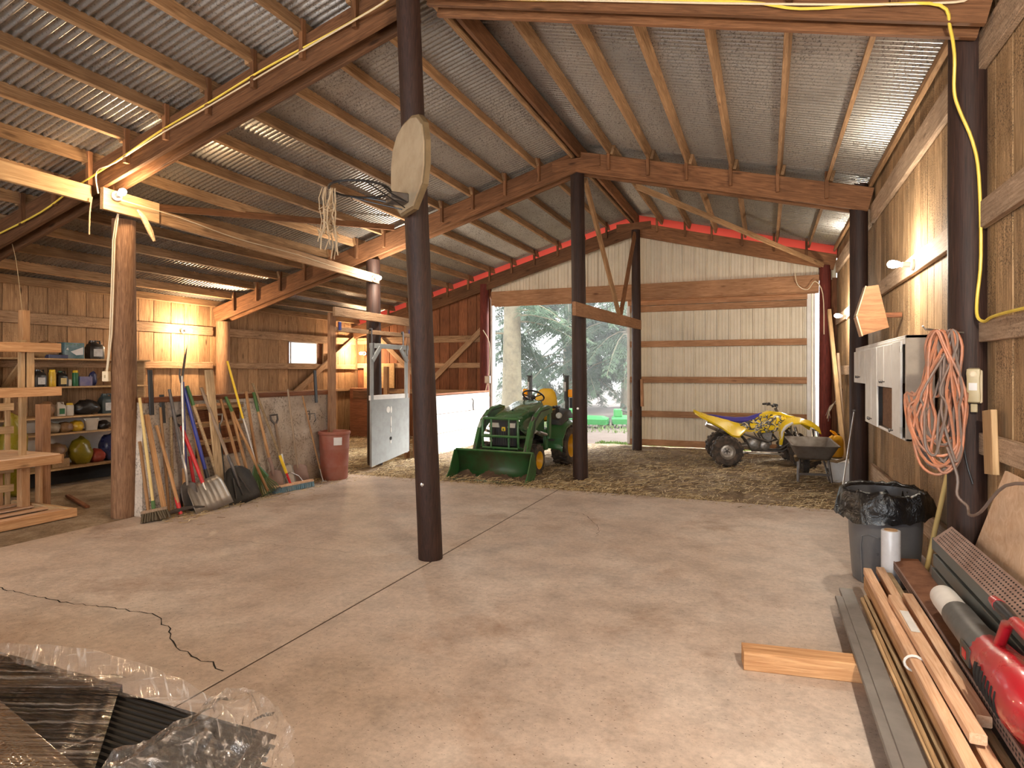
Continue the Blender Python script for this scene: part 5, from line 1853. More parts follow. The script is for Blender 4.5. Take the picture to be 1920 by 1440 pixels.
MB().loft([hood_ring(.52, .27, 1.13, .62), hood_ring(.62, .275, 1.12, .60), hood_ring(.95, .262, 1.05, .60), hood_ring(1.25, .25, .98, .62), hood_ring(1.42, .242, .93, .70), hood_ring(1.47, .225, .90, .80)], closed=False).build('hood', 'tractor_hood_sheen', tr_, smooth=True)
for s in (-1, 1):
    m = MB()
    for i in range(4):
        m.box((s * .268, .72 + .09 * i, .86), (.012, .05, .12), ch=.003)
    m.build('side_vent', 'black_plastic', tr_)
gr = MB().loft([[(-.225, 1.44, .42), (-.23, 1.46, .86), (.23, 1.46, .86), (.225, 1.44, .42)], [(-.20, 1.50, .46), (-.215, 1.51, .83), (.215, 1.51, .83), (.20, 1.50, .46)]]).build('grille', 'black_plastic', tr_)
m = MB()
for i in range(9):
    m.box((-.16 + .04 * i, 1.512, .60), (.008, .01, .24))
m.build('grille_bar', 'dark_plastic', gr)
for s in (-1, 1):
    MB().prism([(s * .07, .745), (s * .195, .745), (s * .205, .815), (s * .085, .815)], 1.505, 1.525, Mx).build('headlight', 'lamp_lens', gr)
MB().prism([(-.028, .69), (.028, .69), (.034, .72), (.028, .752), (-.028, .752), (-.034, .72)], 1.512, 1.520, Mx).build('badge', 'paint_yellow', gr)
MB().prism([(-.018, .702), (.0, .698), (.018, .702), (.012, .722), (.022, .742), (.006, .730), (-.012, .738), (-.006, .72)], 1.520, 1.523, Mx).build('deer_emblem', 'tractor_green', gr)
MB().tube([(-.02, 1.18, 1.005), (.0, 1.22, 1.0)], .008, 6).build('hood_latch', 'black_plastic', tr_)
m = MB()
for s in (-1, 1):
    m.tube([(s * .30, 1.42, .40), (s * .30, 1.62, .46), (s * .30, 1.64, .60), (s * .30, 1.64, .84), (s * .285, 1.62, .895), (s * .30, 1.50, .90)], .021, 10)
    m.tube([(s * .15, 1.645, .44), (s * .15, 1.645, .88)], .016, 8)
m.tube([(-.285, 1.63, .89), (.285, 1.63, .89)], .021, 10)
m.tube([(-.30, 1.645, .62), (.30, 1.645, .62)], .021, 10)
m.tube([(-.30, 1.63, .44), (.30, 1.63, .44)], .021, 10)
m.build('brush_guard', 'tractor_green', tr_, smooth=True)
MB().box((0, 1.50, .36), (.46, .12, .14), ch=.02).build('front_bumper', 'black_plastic', tr_)
# platform, dash, steering
m = MB()
m.box((0, .30, .47), (.86, .42, .03), ch=.006)
m.build('foot_platform', 'dark_plastic', tr_)
MB().loft([[(-.2, .56, .5), (-.22, .55, 1.05), (.22, .55, 1.05), (.2, .56, .5)], [(-.13, .40, .5), (-.15, .38, 1.08), (.15, .38, 1.08), (.13, .40, .5)]]).build('dashboard', 'black_plastic', tr_)
Ms = Matrix.Translation((0, .34, 1.19)) @ Matrix.Rotation(math.radians(32), 4, 'X')
m = MB()
m.tube([Ms @ V((.185 * math.cos(a), .185 * math.sin(a), 0)) for a in [2 * math.pi * i / 28 for i in range(28)]], .015, 8, closed=True)
for a in (.3, math.pi - .3, 1.5 * math.pi):
    m.tube([Ms @ V((0, 0, -.03)), Ms @ V((.18 * math.cos(a), .18 * math.sin(a), 0))], .011, 6)
m.lathe([(.04, -.05), (.05, -.01), (.03, 0)], 14, Ms)
m.tube([Ms @ V((0, 0, -.03)), (0, .44, 1.05)], .024, 8)
m.build('steering_wheel', 'black_plastic', tr_, smooth=True)
# seat
se = MB().box((0, -.02, .80), (.46, .42, .11), ch=.04).build('seat', 'seat_yellow', tr_, smooth=True)
rings = []
for z, w, y, d in ((.80, .20, -.19, .05), (.88, .225, -.20, .06), (1.02, .225, -.22, .065), (1.14, .20, -.245, .06), (1.24, .165, -.265, .055), (1.29, .12, -.275, .045), (1.305, .06, -.28, .03)):
    rings.append([(w * math.copysign(abs(math.cos(a)) ** .6, math.cos(a)), y + d * math.copysign(abs(math.sin(a)) ** .8, math.sin(a)), z) for a in [2 * math.pi * k / 20 for k in range(20)]])
MB().loft(rings).build('seat_back', 'seat_yellow', tr_, smooth=True)
for s in (-1, 1):
    MB().box((s * .265, -.06, .99), (.05, .30, .045), ch=.015).build('armrest', 'black_plastic', tr_)
# fenders
for s in (-1, 1):
    m = MB()
    arc = [(.46 + -.0, .36), (.40, .58), (.24, .74), (.0, .80), (-.24, .78), (-.38, .68)]
    rings = []
    for (y, z) in arc:
        rings.append([(s * .24, y, z - .03), (s * .24, y, z + .0), (s * .52, y, z - .02), (s * .57, y, z - .07), (s * .57, y, z - .10), (s * .52, y, z - .05)])
    m.loft(rings)
    m.add([(s * .26, .42, .30), (s * .26, .38, .60), (s * .26, .22, .74), (s * .26, 0, .79), (s * .26, -.25, .76), (s * .26, -.36, .5), (s * .28, .42, .30), (s * .28, .38, .60), (s * .28, .22, .74), (s * .28, 0, .79), (s * .28, -.25, .76), (s * .28, -.36, .5)], [(0, 1, 2, 3, 4, 5), (11, 10, 9, 8, 7, 6), (0, 1, 7, 6), (1, 2, 8, 7), (2, 3, 9, 8), (3, 4, 10, 9), (4, 5, 11, 10), (5, 0, 6, 11)])
    m.box((s * .43, .43, .42), (.28, .03, .16), ch=.008)
    fd = m.build('fender', 'tractor_green', tr_, smooth=True)
    m = MB()
    m.loft([[(s * .22, .30, .72), (s * .24, .28, .80), (s * .44, .28, .78), (s * .50, .30, .70)], [(s * .20, .0, .80), (s * .22, 0, .93), (s * .44, 0, .90), (s * .52, 0, .80)], [(s * .20, -.30, .80), (s * .22, -.30, .97), (s * .44, -.30, .93), (s * .52, -.30, .78)]])
    m.build('fender_cover', 'dark_plastic', fd, smooth=True)
    m = MB()
    m.tube([(s * .36, .10, .88), (s * .37, .12, .98)], .012, 7)
    m.lathe([(.03, -.015), (.035, 0), (.03, .015)], 12, Matrix.Translation((s * .37, .12, 1.0)))
    m.tube([(s * .30, .02, .9), (s * .31, .05, 1.02)], .014, 7)
    m.build('lever', 'black_plastic', fd, smooth=True)
MB().lathe([(.05, 0), (.055, .02), (.045, .05)], 16, Matrix.Translation((-.42, .20, .86)) @ Matrix.Rotation(-math.pi / 2, 4, 'X')).build('work_light', 'lamp_lens', tr_, smooth=True)
# roll bar, folded, with amber lights
for s in (-1, 1):
    m = MB()
    m.box((s * .355, -.36, 1.10), (.06, .07, .86), ch=.01)
    m.box((s * .355, -.30, 1.30), (.05, .05, .42), ch=.008)
    m.box((s * .355, -.33, 1.53), (.09, .10, .02), ch=.004)
    m.tube([(s * .31, -.30, 1.50), (s * .31, -.30, 1.57)], .009, 6)
    rb_ = m.build('roll_bar', 'dark_plastic', tr_)
    MB().box((s * .355, -.262, 1.34), (.03, .006, .16)).build('label', 'label_silver', rb_)
    m = MB()
    m.box((s * .44, -.33, 1.22), (.10, .07, .14), ch=.018)
    m.build('amber_light', 'amber_lens', rb_)
    MB().box((s * .46, -.37, 1.05), (.10, .06, .18), ch=.01).build('light_bracket', 'black_plastic', rb_)
MB().box((0, -.38, .84), (.75, .06, .07), ch=.01).build('roll_bar_base', 'dark_plastic', tr_)
# loader
for s in (-1, 1):
    x = s * .43
    m = MB()
    m.box((s * .38, .72, .50), (.05, .12, .34), ch=.01)
    m.box((x, .70, .76), (.045, .10, .50), ch=.01)
    m.box((s * .31, .72, .40), (.16, .10, .06), ch=.01)
    m.build('loader_mast', 'tractor_green', tr_)
    rings = []
    for (y, z, h) in ((.62, .985, .05), (.80, .99, .075), (1.0, .955, .085), (1.2, .88, .085), (1.36, .785, .085), (1.46, .68, .075), (1.58, .46, .065), (1.70, .24, .05), (1.74, .15, .035)):
        i = len(rings)
        dy, dz = ((0, 1) if i < 2 else ((.35, .94) if i < 4 else ((.75, .66) if i < 6 else (.9, .42))))
        rings.append([(x - .032, y - dy * h, z - dz * h), (x + .032, y - dy * h, z - dz * h), (x + .032, y + dy * h, z + dz * h), (x - .032, y + dy * h, z + dz * h)])
    arm = MB().loft(rings).build('loader_arm', 'tractor_green', tr_, bevel=.008)
    m = MB()
    m.tube([(x - s * .09, .74, .56), (x - s * .09, 1.08, .66)], .030, 10)
    m.tube([(x - s * .09, 1.05, .65), (x - s * .09, 1.34, .74)], .017, 8)
    m.tube([(x + s * .04, .92, .60), (x + s * .04, 1.20, .66)], .025, 10)
    m.build('lift_cylinder', 'steel', arm, smooth=True)
    m = MB()
    m.tube([(x, 1.34, .90), (x, 1.52, .66)], .028, 10)
    m.tube([(x, 1.50, .68), (x, 1.68, .40)], .016, 8)
    m.build('tilt_cylinder', 'dark_steel', arm, smooth=True)
    m = MB()
    for d in (-.045, .045):
        m.tube([(x + d, .80, 1.01), (x + d, 1.15, .98), (x + d, 1.38, .84), (x + d, 1.46, .60)], .009, 6)
    m.build('hydraulic_hose', 'black_rubber', arm, smooth=True)
MB().tube([(-.40, 1.44, .60), (.40, 1.44, .60)], .03, 10).build('loader_crossbar', 'tractor_green', tr_, smooth=True)
BW = .64
sec = [(2.18, .012), (1.98, .006), (1.84, .03), (1.78, .09), (1.77, .18), (1.79, .29), (1.84, .405), (1.86, .42)]
rings = []
for (y, z) in sec:
    rings.append([(-BW, y, z), (BW, y, z)])
bk = MB().loft(rings, cap=False, closed=False).build('bucket', 'bucket_green', tr_, smooth=True)
s_ = bk.modifiers.new('thick', 'SOLIDIFY')
s_.thickness = .012
for s in (-1, 1):
    poly = [(2.18, .0), (1.98, .0), (1.83, .025), (1.77, .09), (1.76, .18), (1.78, .30), (1.84, .425), (1.92, .415), (2.06, .14)]
    MB().prism(poly, s * BW - .007, s * BW + .007, My).build('bucket_side', 'tractor_green', bk)
vs, fs = [], []
for i in range(41):
    u = -BW * .97 + 2 * BW * .97 * i / 40
    top = .5 + .35 * noise.noise(V((u * 5, 1, 0))) + .2 * noise.noise(V((u * 17, 4, 0)))
    for j in range(9):
        q = max(0, min(1, top)) * j / 8 * 5.2
        i0 = min(5, int(q))
        p0, p1 = sec[i0], sec[i0 + 1]
        y, z = p0[0] + (p1[0] - p0[0]) * (q - i0), p0[1] + (p1[1] - p0[1]) * (q - i0)
        e = .012 * math.sin(math.pi * j / 8) * (1 + noise.noise(V((u * 20, j, 2))))
        vs.append((u, y + .004 + e * .7, z + .009 + e * .6))
for i in range(40):
    for j in range(8):
        a = i * 9 + j
        fs.append((a, a + 1, a + 10, a + 9))
plain('mud', (.10, .058, .035), .95, 0, .6, (.20, .14, .09), 14, bump=.6)
MB().add(vs, fs).build('caked_mud', 'mud', bk, smooth='all')
MB().box((0, 2.16, .008), (2 * BW + .02, .12, .014), ch=.003).build('cutting_edge', 'dark_steel', bk)
MB().tube([(-BW, 1.865, .423), (BW, 1.865, .423)], .016, 8).build('top_lip', 'tractor_green', bk, smooth=True)

# ================================================================ sport quad
aq = thing('quad_bike', 'yellow sport quad bike with blue seat in front of the steel door', 'quad bike', (-.70, 11.62, -.0), math.atan2(-.982, .19))
for s in (-1, 1):
    wheel(aq, (s * .41, 0, .255), .255, .26, .118, 'mud_rubber', 'wheel_alloy', (.045, .10, .0), 15, s, 'rear_wheel')
    wheel(aq, (s * .44, 1.24, .262), .262, .18, .125, 'mud_rubber', 'wheel_alloy', (.04, .075, .2), 15, s, 'front_wheel')
m = MB()
m.tube([(-.34, 0, .255), (.34, 0, .255)], .028, 10)
m.tube([(-.08, .05, .26), (-.10, .45, .34)], .03, 8)
m.tube([(.08, .05, .26), (.10, .45, .34)], .03, 8)
m.build('swingarm', 'engine_metal', aq, smooth=True)
m = MB()
for s in (-1, 1):
    m.tube([(s * .12, -.30, .66), (s * .14, .2, .60), (s * .13, .75, .70), (s * .12, 1.0, .62), (s * .12, 1.2, .42), (s * .13, .95, .24), (s * .14, .45, .24), (s * .13, .35, .42), (s * .12, .2, .58)], .018, 8)
    m.tube([(s * .12, 1.1, .30), (s * .40, 1.24, .26)], .016, 7)
    m.tube([(s * .12, 1.25, .30), (s * .40, 1.24, .26)], .016, 7)
    m.tube([(s * .12, 1.12, .42), (s * .40, 1.24, .34)], .014, 7)
m.build('frame_tube', 'dark_steel', aq, smooth=True)
for s in (-1, 1):
    m = MB()
    m.tube([(s * .30, 1.22, .28), (s * .17, 1.14, .66)], .022, 8)
    pts = []
    for i in range(40):
        a = i / 39
        c = V((s * .30, 1.22, .30)).lerp(V((s * .19, 1.15, .60)), a)
        pts.append(c + V((.034 * math.cos(a * 44), .034 * math.sin(a * 44), 0)))
    m.tube(pts, .006, 5)
    m.build('shock_spring', 'steel', aq, smooth=True)
    m = MB()
    m.tube([(s * .20, .28, .22), (s * .30, .30, .22), (s * .36, .36, .22), (s * .36, .86, .22), (s * .30, .92, .22), (s * .18, .92, .22)], .014, 8)
    m.build('nerf_bar', 'steel', aq, smooth=True)
# engine
m = MB()
m.box((0, .56, .34), (.24, .34, .20), ch=.04)
m.box((0, .66, .52), (.16, .18, .24), Matrix.Rotation(-.1, 4, 'X'), ch=.02)
for i in range(6):
    m.box((0, .67, .46 + .03 * i), (.20, .20, .008))
m.lathe([(.10, 0), (.105, .03), (.08, .05), (.02, .055)], 20, Matrix.Translation((.12, .50, .36)) @ Matrix.Rotation(math.pi / 2, 4, 'Y'))
m.lathe([(.075, 0), (.08, .03), (.05, .05), (.02, .05)], 18, Matrix.Translation((.12, .66, .33)) @ Matrix.Rotation(math.pi / 2, 4, 'Y'))
m.build('engine', 'engine_metal', aq, smooth=True)
m = MB()
m.tube([(.06, .80, .52), (.12, .86, .44), (.17, .70, .40), (.18, .40, .50), (.17, .15, .58)], .02, 8)
m.build('exhaust_pipe', 'dark_steel', aq, smooth=True)
MB().lathe([(.045, 0), (.065, .03), (.066, .44), (.052, .50), (.03, .51)], 18, Matrix.Translation((.25, .14, .52)) @ V((.05, -1, .42)).to_track_quat('Z', 'Y').to_matrix().to_4x4()).build('muffler', 'exhaust', aq, smooth=True)
# seat
rings = []
for (y, z, w, h) in ((-.30, .82, .06, .03), (-.20, .80, .115, .05), (0, .765, .13, .055), (.20, .745, .125, .06), (.40, .755, .11, .06), (.55, .81, .09, .055), (.64, .86, .06, .03)):
    rings.append([(w * math.copysign(abs(math.cos(a)) ** .7, math.cos(a)), y, z + h * math.sin(a)) for a in [2 * math.pi * k / 16 for k in range(16)]])
MB().loft(rings).build('seat', 'seat_blue', aq, smooth=True)
# rear fenders: tail kicks up
for s in (-1, 1):
    rings = []
    for (y, zi, zo, xo) in ((.34, .70, .60, .20), (.22, .72, .50, .30), (.10, .76, .52, .36), (-.08, .80, .66, .40), (-.26, .84, .76, .38), (-.42, .88, .84, .30), (-.50, .905, .89, .16)):
        rings.append([(s * .10, y, zi), (s * (.10 + xo) / 2, y, (zi * .55 + zo * .45) + .03), (s * xo, y, zo), (s * (xo - .01), y, zo - .03), (s * (.10 + xo) / 2, y, (zi * .55 + zo * .45) + .005), (s * .10, y, zi - .03)])
    MB().loft(rings).build('rear_fender', 'quad_yellow', aq, smooth=True)
MB().loft([[(-.11, .3, .70), (.11, .3, .70), (.10, .3, .62), (-.10, .3, .62)], [(-.11, -.2, .80), (.11, -.2, .80), (.10, -.2, .72), (-.10, -.2, .72)], [(-.09, -.48, .89), (.09, -.48, .89), (.08, -.48, .84), (-.08, -.48, .84)]]).build('tail_piece', 'dark_plastic', aq)


def graphic():
    k = NT('quad_graphic')
    tcx = k.n('ShaderNodeTexCoord')
    mp = k.n('ShaderNodeMapping')
    mp.inputs['Scale'].default_value = (1, 4, 6)
    mp.inputs['Rotation'].default_value = (.6, 0, 0)
    k.l(tcx.outputs['Object'], mp.inputs['Vector'])
    a = k.noise(mp.outputs[0], 1.2, 2, .5, 2.5)
    c = k.ramp(a, [(.42, (.78, .55, .01)), (.46, (.02, .02, .025)), (.55, (.10, .10, .11)), (.58, (.75, .73, .66)), (.61, (.78, .55, .01))])
    k.l(c, k.b.inputs['Base Color'])
    k.b.inputs['Roughness'].default_value = .3


graphic()
# tank shroud with graphics
for s in (-1, 1):
    rings = []
    for (y, zt, zl, x) in ((.12, .72, .60, .16), (.30, .74, .58, .19), (.50, .80, .55, .20), (.66, .88, .56, .20), (.82, .90, .58, .20), (.96, .87, .60, .18), (1.08, .82, .62, .15)):
        rings.append([(s * .07, y, zt), (s * x * .8, y, zt - .05), (s * x, y, (zt + zl) / 2), (s * x * .9, y, zl), (s * (x * .9 - .02), y, zl), (s * .05, y, zt - .05)])
    MB().loft(rings).build('side_shroud', 'quad_graphic', aq, smooth=True)
MB().loft([[(-.10, .58, .86), (.10, .58, .86), (.10, .58, .80), (-.10, .58, .80)], [(-.12, .75, .925), (.12, .75, .925), (.12, .75, .82), (-.12, .75, .82)], [(-.11, .95, .90), (.11, .95, .90), (.11, .95, .80), (-.11, .95, .80)], [(-.07, 1.2, .80), (.07, 1.2, .80), (.07, 1.2, .74), (-.07, 1.2, .74)]]).build('tank_cover', 'quad_yellow', aq, bevel=.02)
for s in (-1, 1):
    rings = []
    for (y, z, x0, x1, d) in ((.86, .62, .22, .40, .02), (.92, .70, .18, .44, .05), (1.02, .78, .14, .47, .04), (1.18, .80, .12, .48, .04), (1.36, .74, .12, .44, .05), (1.50, .64, .14, .36, .06)):
        rings.append([(s * x0, y, z + .03), (s * (x0 + x1) / 2, y, z + .035), (s * x1, y, z - d), (s * x1, y, z - d - .02), (s * (x0 + x1) / 2, y, z + .01), (s * x0, y, z)])
    ff = MB().loft(rings).build('front_fender', 'quad_yellow', aq, smooth=True)
    MB().tube([(s * .40, .86, .36), (s * .42, .88, .60), (s * .44, .94, .69), (s * .46, 1.04, .755)], [.018, .024, .026, .02], 8).build('fender_edge', 'paper_white', ff, smooth=True)
    m = MB()
    m.loft([[(s * .36, .84, .38), (s * .43, .84, .38), (s * .43, .88, .38), (s * .36, .88, .38)], [(s * .26, .86, .64), (s * .43, .86, .64), (s * .43, .92, .64), (s * .26, .92, .64)]])
    m.build('heel_guard', 'quad_yellow', ff)
# handlebar
m = MB()
m.tube([(0, .98, .70), (0, .86, .97)], .025, 8)
m.tube([(-.38, .74, 1.02), (-.30, .76, 1.03), (-.14, .86, 1.0), (.14, .86, 1.0), (.30, .76, 1.03), (.38, .74, 1.02)], .012, 8)
m.build('handlebar', 'dark_steel', aq, smooth=True)
for s in (-1, 1):
    m = MB()
    m.tube([(s * .28, .77, 1.03), (s * .40, .735, 1.02)], .019, 10)
    m.tube([(s * .24, .82, 1.02), (s * .40, .80, .995)], .007, 6)
    m.box((s * .23, .80, 1.03), (.05, .05, .05), ch=.01)
    m.build('grip', 'black_rubber', aq, smooth=True)
MB().box((0, .86, 1.02), (.16, .06, .05), ch=.02).build('crossbar_pad', 'black_plastic', aq)
MB().tube([(-.16, 1.40, .36), (-.16, 1.52, .44), (-.14, 1.50, .60), (.14, 1.50, .60), (.16, 1.52, .44), (.16, 1.40, .36)], .016, 8).build('front_bumper', 'engine_metal', aq, smooth=True)
m = MB()
for i in range(3):
    m.tube([(.13, .46 + .05 * i, .62), (.15, .50 + .05 * i, .52), (.13, .56 + .04 * i, .44)], .008, 6)
m.build('engine_hose', 'black_rubber', aq)

# ================================================================ wheelbarrow
wbw = thing('wheelbarrow', 'old grey steel wheelbarrow standing on straw beside the quad', 'wheelbarrow', (.62, 10.12, -.0), .12)


def tray_ring(z, w, y0, y1, cr=.09):
    pts = []
    for (cx, cy, a0) in ((w - cr, y1 - cr, 0), (-w + cr, y1 - cr, 90), (-w + cr, y0 + cr, 180), (w - cr, y0 + cr, 270)):
        for k_ in range(6):
            a = math.radians(a0 + 18 * k_)
            pts.append((cx + cr * math.cos(a), cy + cr * math.sin(a), z + .08 * (cy + .1) ))
    return pts


m = MB().loft([tray_ring(.35, .20, -.22, .28, .07), tray_ring(.38, .215, -.24, .32, .08), tray_ring(.56, .295, -.36, .50, .10), tray_ring(.565, .315, -.38, .52, .11), tray_ring(.553, .315, -.38, .52, .11)], cap=False)
o = m.build('tray', 'barrow_tray', wbw, smooth=True)
o.modifiers.new('thick', 'SOLIDIFY').thickness = .005
fcs = tray_ring(.352, .20, -.22, .28, .07)
MB().add(fcs, [tuple(range(len(fcs)))]).build('tray_floor', 'barrow_tray', wbw)
for s in (-1, 1):
    MB().tube([(s * .07, .62, .20), (s * .15, .2, .31), (s * .26, -.30, .34), (s * .33, -.62, .44)], [.02, .022, .022, .019], 8).build('handle', 'wood_old_stick', wbw, smooth=True)
    m = MB()
    m.tube([(s * .19, -.12, .34), (s * .22, -.20, .02), (s * .21, -.08, .015)], .016, 8)
    m.tube([(s * .17, .12, .33), (s * .21, -.08, .02)], .014, 8)
    m.build('leg', 'dark_steel', wbw, smooth=True)
MB().box((0, -.18, .13), (.44, .012, .035), ch=.003).build('cross_brace', 'dark_steel', wbw)
wheel(wbw, (0, .60, .185), .185, .09, .09, 'black_rubber', 'steel', (.02, .03, .2), 14, 1, 'wheel')
MB().tube([(-.07, .60, .185), (.07, .60, .185)], .012, 8).build('axle', 'dark_steel', wbw)
# ================================================================ basketball backboard on the centre post
nv = V((-.62, -.78, 0)).normalized()
tv_ = V((.78, -.62, 0)).normalized()
bb = thing('basketball_hoop', 'weathered wooden basketball backboard with rim and torn net', 'basketball hoop', (-2.60, 4.20, 2.85))
B0 = V((-2.585, 4.185, 0))
R = Matrix((tv_, V((0, 0, 1)), nv)).transposed().to_4x4()
R.translation = B0
shape = [(-.14, 2.83), (.14, 2.83), (.34, 2.97), (.385, 3.10), (.385, 3.28), (.34, 3.42), (.24, 3.51), (.10, 3.55), (-.10, 3.55), (-.24, 3.51), (-.34, 3.42), (-.385, 3.28), (-.385, 3.10), (-.34, 2.97)]
MB().prism(shape, -.05, -.012, R).build('frame_edge', 'backboard_edge', bb, world=True)
inner = [(x * .93, 3.19 + (z - 3.19) * .94) for x, z in shape]
MB().prism(inner, -.02, .0, R).build('board', 'backboard', bb, world=True)
m = MB()
RC = R @ V((0, 2.96, .36))
ringp = [RC + (tv_ * math.cos(a) + nv * math.sin(a)) * .225 for a in [2 * math.pi * i / 32 for i in range(32)]]
m.tube(ringp, .009, 8, closed=True)
for s in (-1, 1):
    m.tube([R @ V((s * .06, 2.90, .02)), R @ V((s * .12, 2.93, .16)), RC + tv_ * s * .2 - nv * .10], .006, 6)
    m.tube([R @ V((s * .03, 2.86, .02)), R @ V((s * .16, 2.92, .25)), RC + tv_ * s * .222 + nv * .02], .005, 6)
for i in range(12):
    p = ringp[int(i * 32 / 12)]
    m.tube([p + V((0, 0, -.006)), p + V((.004, 0, -.024))], .004, 5)
m.build('rim', 'black_plastic', bb, world=True, smooth=True)
MB().box((0, 0, 0), (.13, .07, .14), R @ Matrix.Translation((0, 2.93, .07)), ch=.006).build('bracket', 'dark_steel', bb, world=True)
m = MB()
pN = ringp[10]
rnd = random.Random(4)
for i in range(14):
    a = pN + V((rnd.uniform(-.05, .05), rnd.uniform(-.05, .05), 0))
    pts = [a]
    z = a.z
    L = rnd.uniform(.30, .55)
    for k_ in range(5):
        a = a + V((rnd.uniform(-.025, .02), rnd.uniform(-.02, .02), -L / 5))
        pts.append(a.copy())
    m.tube(pts, rnd.uniform(.003, .006), 5)
for i in range(26):
    a = pN + V((rnd.uniform(-.06, .03), rnd.uniform(-.04, .04), -rnd.uniform(.1, .36)))
    pts = [a + V((rnd.uniform(-.03, .03), rnd.uniform(-.03, .03), rnd.uniform(-.03, .03))) for _ in range(4)]
    m.tube(pts, .004, 4)
m.build('net', 'netting', bb, world=True)
MB().box((0, 0, 0), (.10, .30, .12), R @ Matrix.Translation((-.08, 3.16, -.11)), ch=.005).build('mounting_block', 'wood_rafter', bb, world=True)

# a broken branch wedged above the pale post, and the wooden batten by the far post
t = MB().tube([(-6.12, 4.62, 3.30), (-6.08, 4.66, 3.22), (-6.03, 4.70, 3.08), (-6.0, 4.72, 2.98)], [.012, .028, .03, .014], 7).build_at('broken_batten', 'wood_old_stick', (-6.08, 4.66, 3.2), smooth=True)
tag(t, 'broken splinter of wood hanging beside the near bulb', 'stick')
t = board('door_batten', (-2.32, 12.70, .90), (-2.33, 12.71, 1.45), .05, .09, 'wood_header', None, up=(1, 0, 0))
tag(t, 'short brown batten fixed to the far post by the steel door', 'batten')

# ================================================================ wrapped stack of black roofing in the foreground
st = thing('roofing_stack', 'stack of black ribbed roofing panels in clear film', 'panel stack', (-2.8, .8, 0))
XA, XB_, YA, YB_ = -4.6, -1.42, .15, 1.52


def ribs(z, x0, x1, dy, name):
    vs = []
    nn = int((YB_ - YA) / .0062)
    for i in range(nn + 1):
        y = YA + (YB_ - YA) * i / nn
        h = .0035 * (1 if (i % 4) in (0, 1) else -1)
        vs += [(x0, y + dy, z + h), (x1, y + dy, z + h)]
    fs = [(2 * i, 2 * i + 1, 2 * i + 3, 2 * i + 2) for i in range(nn)]
    o = MB().add(vs, fs).build(name, 'roof_black', st, world=True)
    o.modifiers.new('thick', 'SOLIDIFY').thickness = .003
    return o


plain('roof_black', (.009, .0085, .0085), .6, .0, .2, (.04, .03, .02), 9, spec=.2)
for i in range(14):
    z = .47 - .026 * i
    ribs(z, XA, XB_ + random.uniform(-.02, .02), random.uniform(-.006, .006), 'ribbed_panel')
for x in (-4.2, -3.0, -1.8):
    MB().box((x, .83, .05), (.10, 1.35, .09), ch=.004).build('skid', 'wood_lumber', st, world=True)


def film(name, rough, alpha, streak, ang):
    """clear stretch film: glossy, mostly see-through, milky creases with white streaks standing in for bulb highlights"""
    k = NT(name)
    g = k.n('ShaderNodeNewGeometry')

    def streaks(an, sc, lo, hi):
        mp = k.n('ShaderNodeMapping')
        mp.vector_type = 'TEXTURE'
        mp.inputs['Rotation'].default_value = (0, 0, an)
        mp.inputs['Scale'].default_value = (1.0, .035, .06)
        k.l(g.outputs['Position'], mp.inputs['Vector'])
        nz = k.noise(mp.outputs[0], sc, 3, .6, .6)
        return nz, k.ramp(nz, [(lo, grey(0)), (hi, grey(1))])
    n1, s1 = streaks(ang, 1.6, .56, .72)
    n2, s2 = streaks(ang + 1.0, 1.3, .62, .76)
    mxs = k.n('ShaderNodeMath', operation='MAXIMUM')
    k.l(s1, mxs.inputs[0])
    k.l(s2, mxs.inputs[1])
    al = k.n('ShaderNodeMath', operation='MULTIPLY_ADD')
    al.inputs[1].default_value = streak  # strength of the white streaks painted in for bulb highlights
    al.inputs[2].default_value = alpha
    k.l(mxs.outputs[0], al.inputs[0])
    bmp = k.n('ShaderNodeBump', i_Strength=.6, i_Distance=.02)
    k.l(n1, bmp.inputs['Height'])
    gl = k.n('ShaderNodeBsdfGlossy', i_Roughness=rough)
    k.l(bmp.outputs[0], gl.inputs['Normal'])
    tp = k.n('ShaderNodeBsdfTransparent')
    df = k.n('ShaderNodeBsdfDiffuse')
    df.inputs[0].default_value = (.72, .66, .62, 1)
    mixd = k.n('ShaderNodeMixShader')
    k.l(al.outputs[0], mixd.inputs[0])
    k.l(tp.outputs[0], mixd.inputs[1])
    k.l(df.outputs[0], mixd.inputs[2])
    fr = k.n('ShaderNodeFresnel', i_IOR=1.5)
    k.l(bmp.outputs[0], fr.inputs['Normal'])
    ad = k.n('ShaderNodeMath', operation='MULTIPLY_ADD', use_clamp=True)
    ad.inputs[1].default_value = 1.4
    ad.inputs[2].default_value = .03
    k.l(fr.outputs[0], ad.inputs[0])
    mx = k.n('ShaderNodeMixShader')
    k.l(ad.outputs[0], mx.inputs[0])
    k.l(mixd.outputs[0], mx.inputs[1])
    k.l(gl.outputs[0], mx.inputs[2])
    k.l(mx.outputs[0], k.t.nodes['Material Output'].inputs[0])


film('clear_film', .10, .015, .42, .35)
film('clear_film_loose', .12, .10, .5, -.6)


def film_grid(name, f, nu, nv_, mat, flat=False):
    vs, fs = [], []
    for j in range(nv_ + 1):
        for i in range(nu + 1):
            vs.append(f(i / nu, j / nv_))
    for j in range(nv_):
        for i in range(nu):
            a = j * (nu + 1) + i
            fs.append((a, a + 1, a + nu + 2, a + nu + 1))
    return MB().add(vs, fs).build(name, mat, st, world=True, smooth=False if flat else 'all')


# wrap passes: bands laid obliquely over the top and down the far side


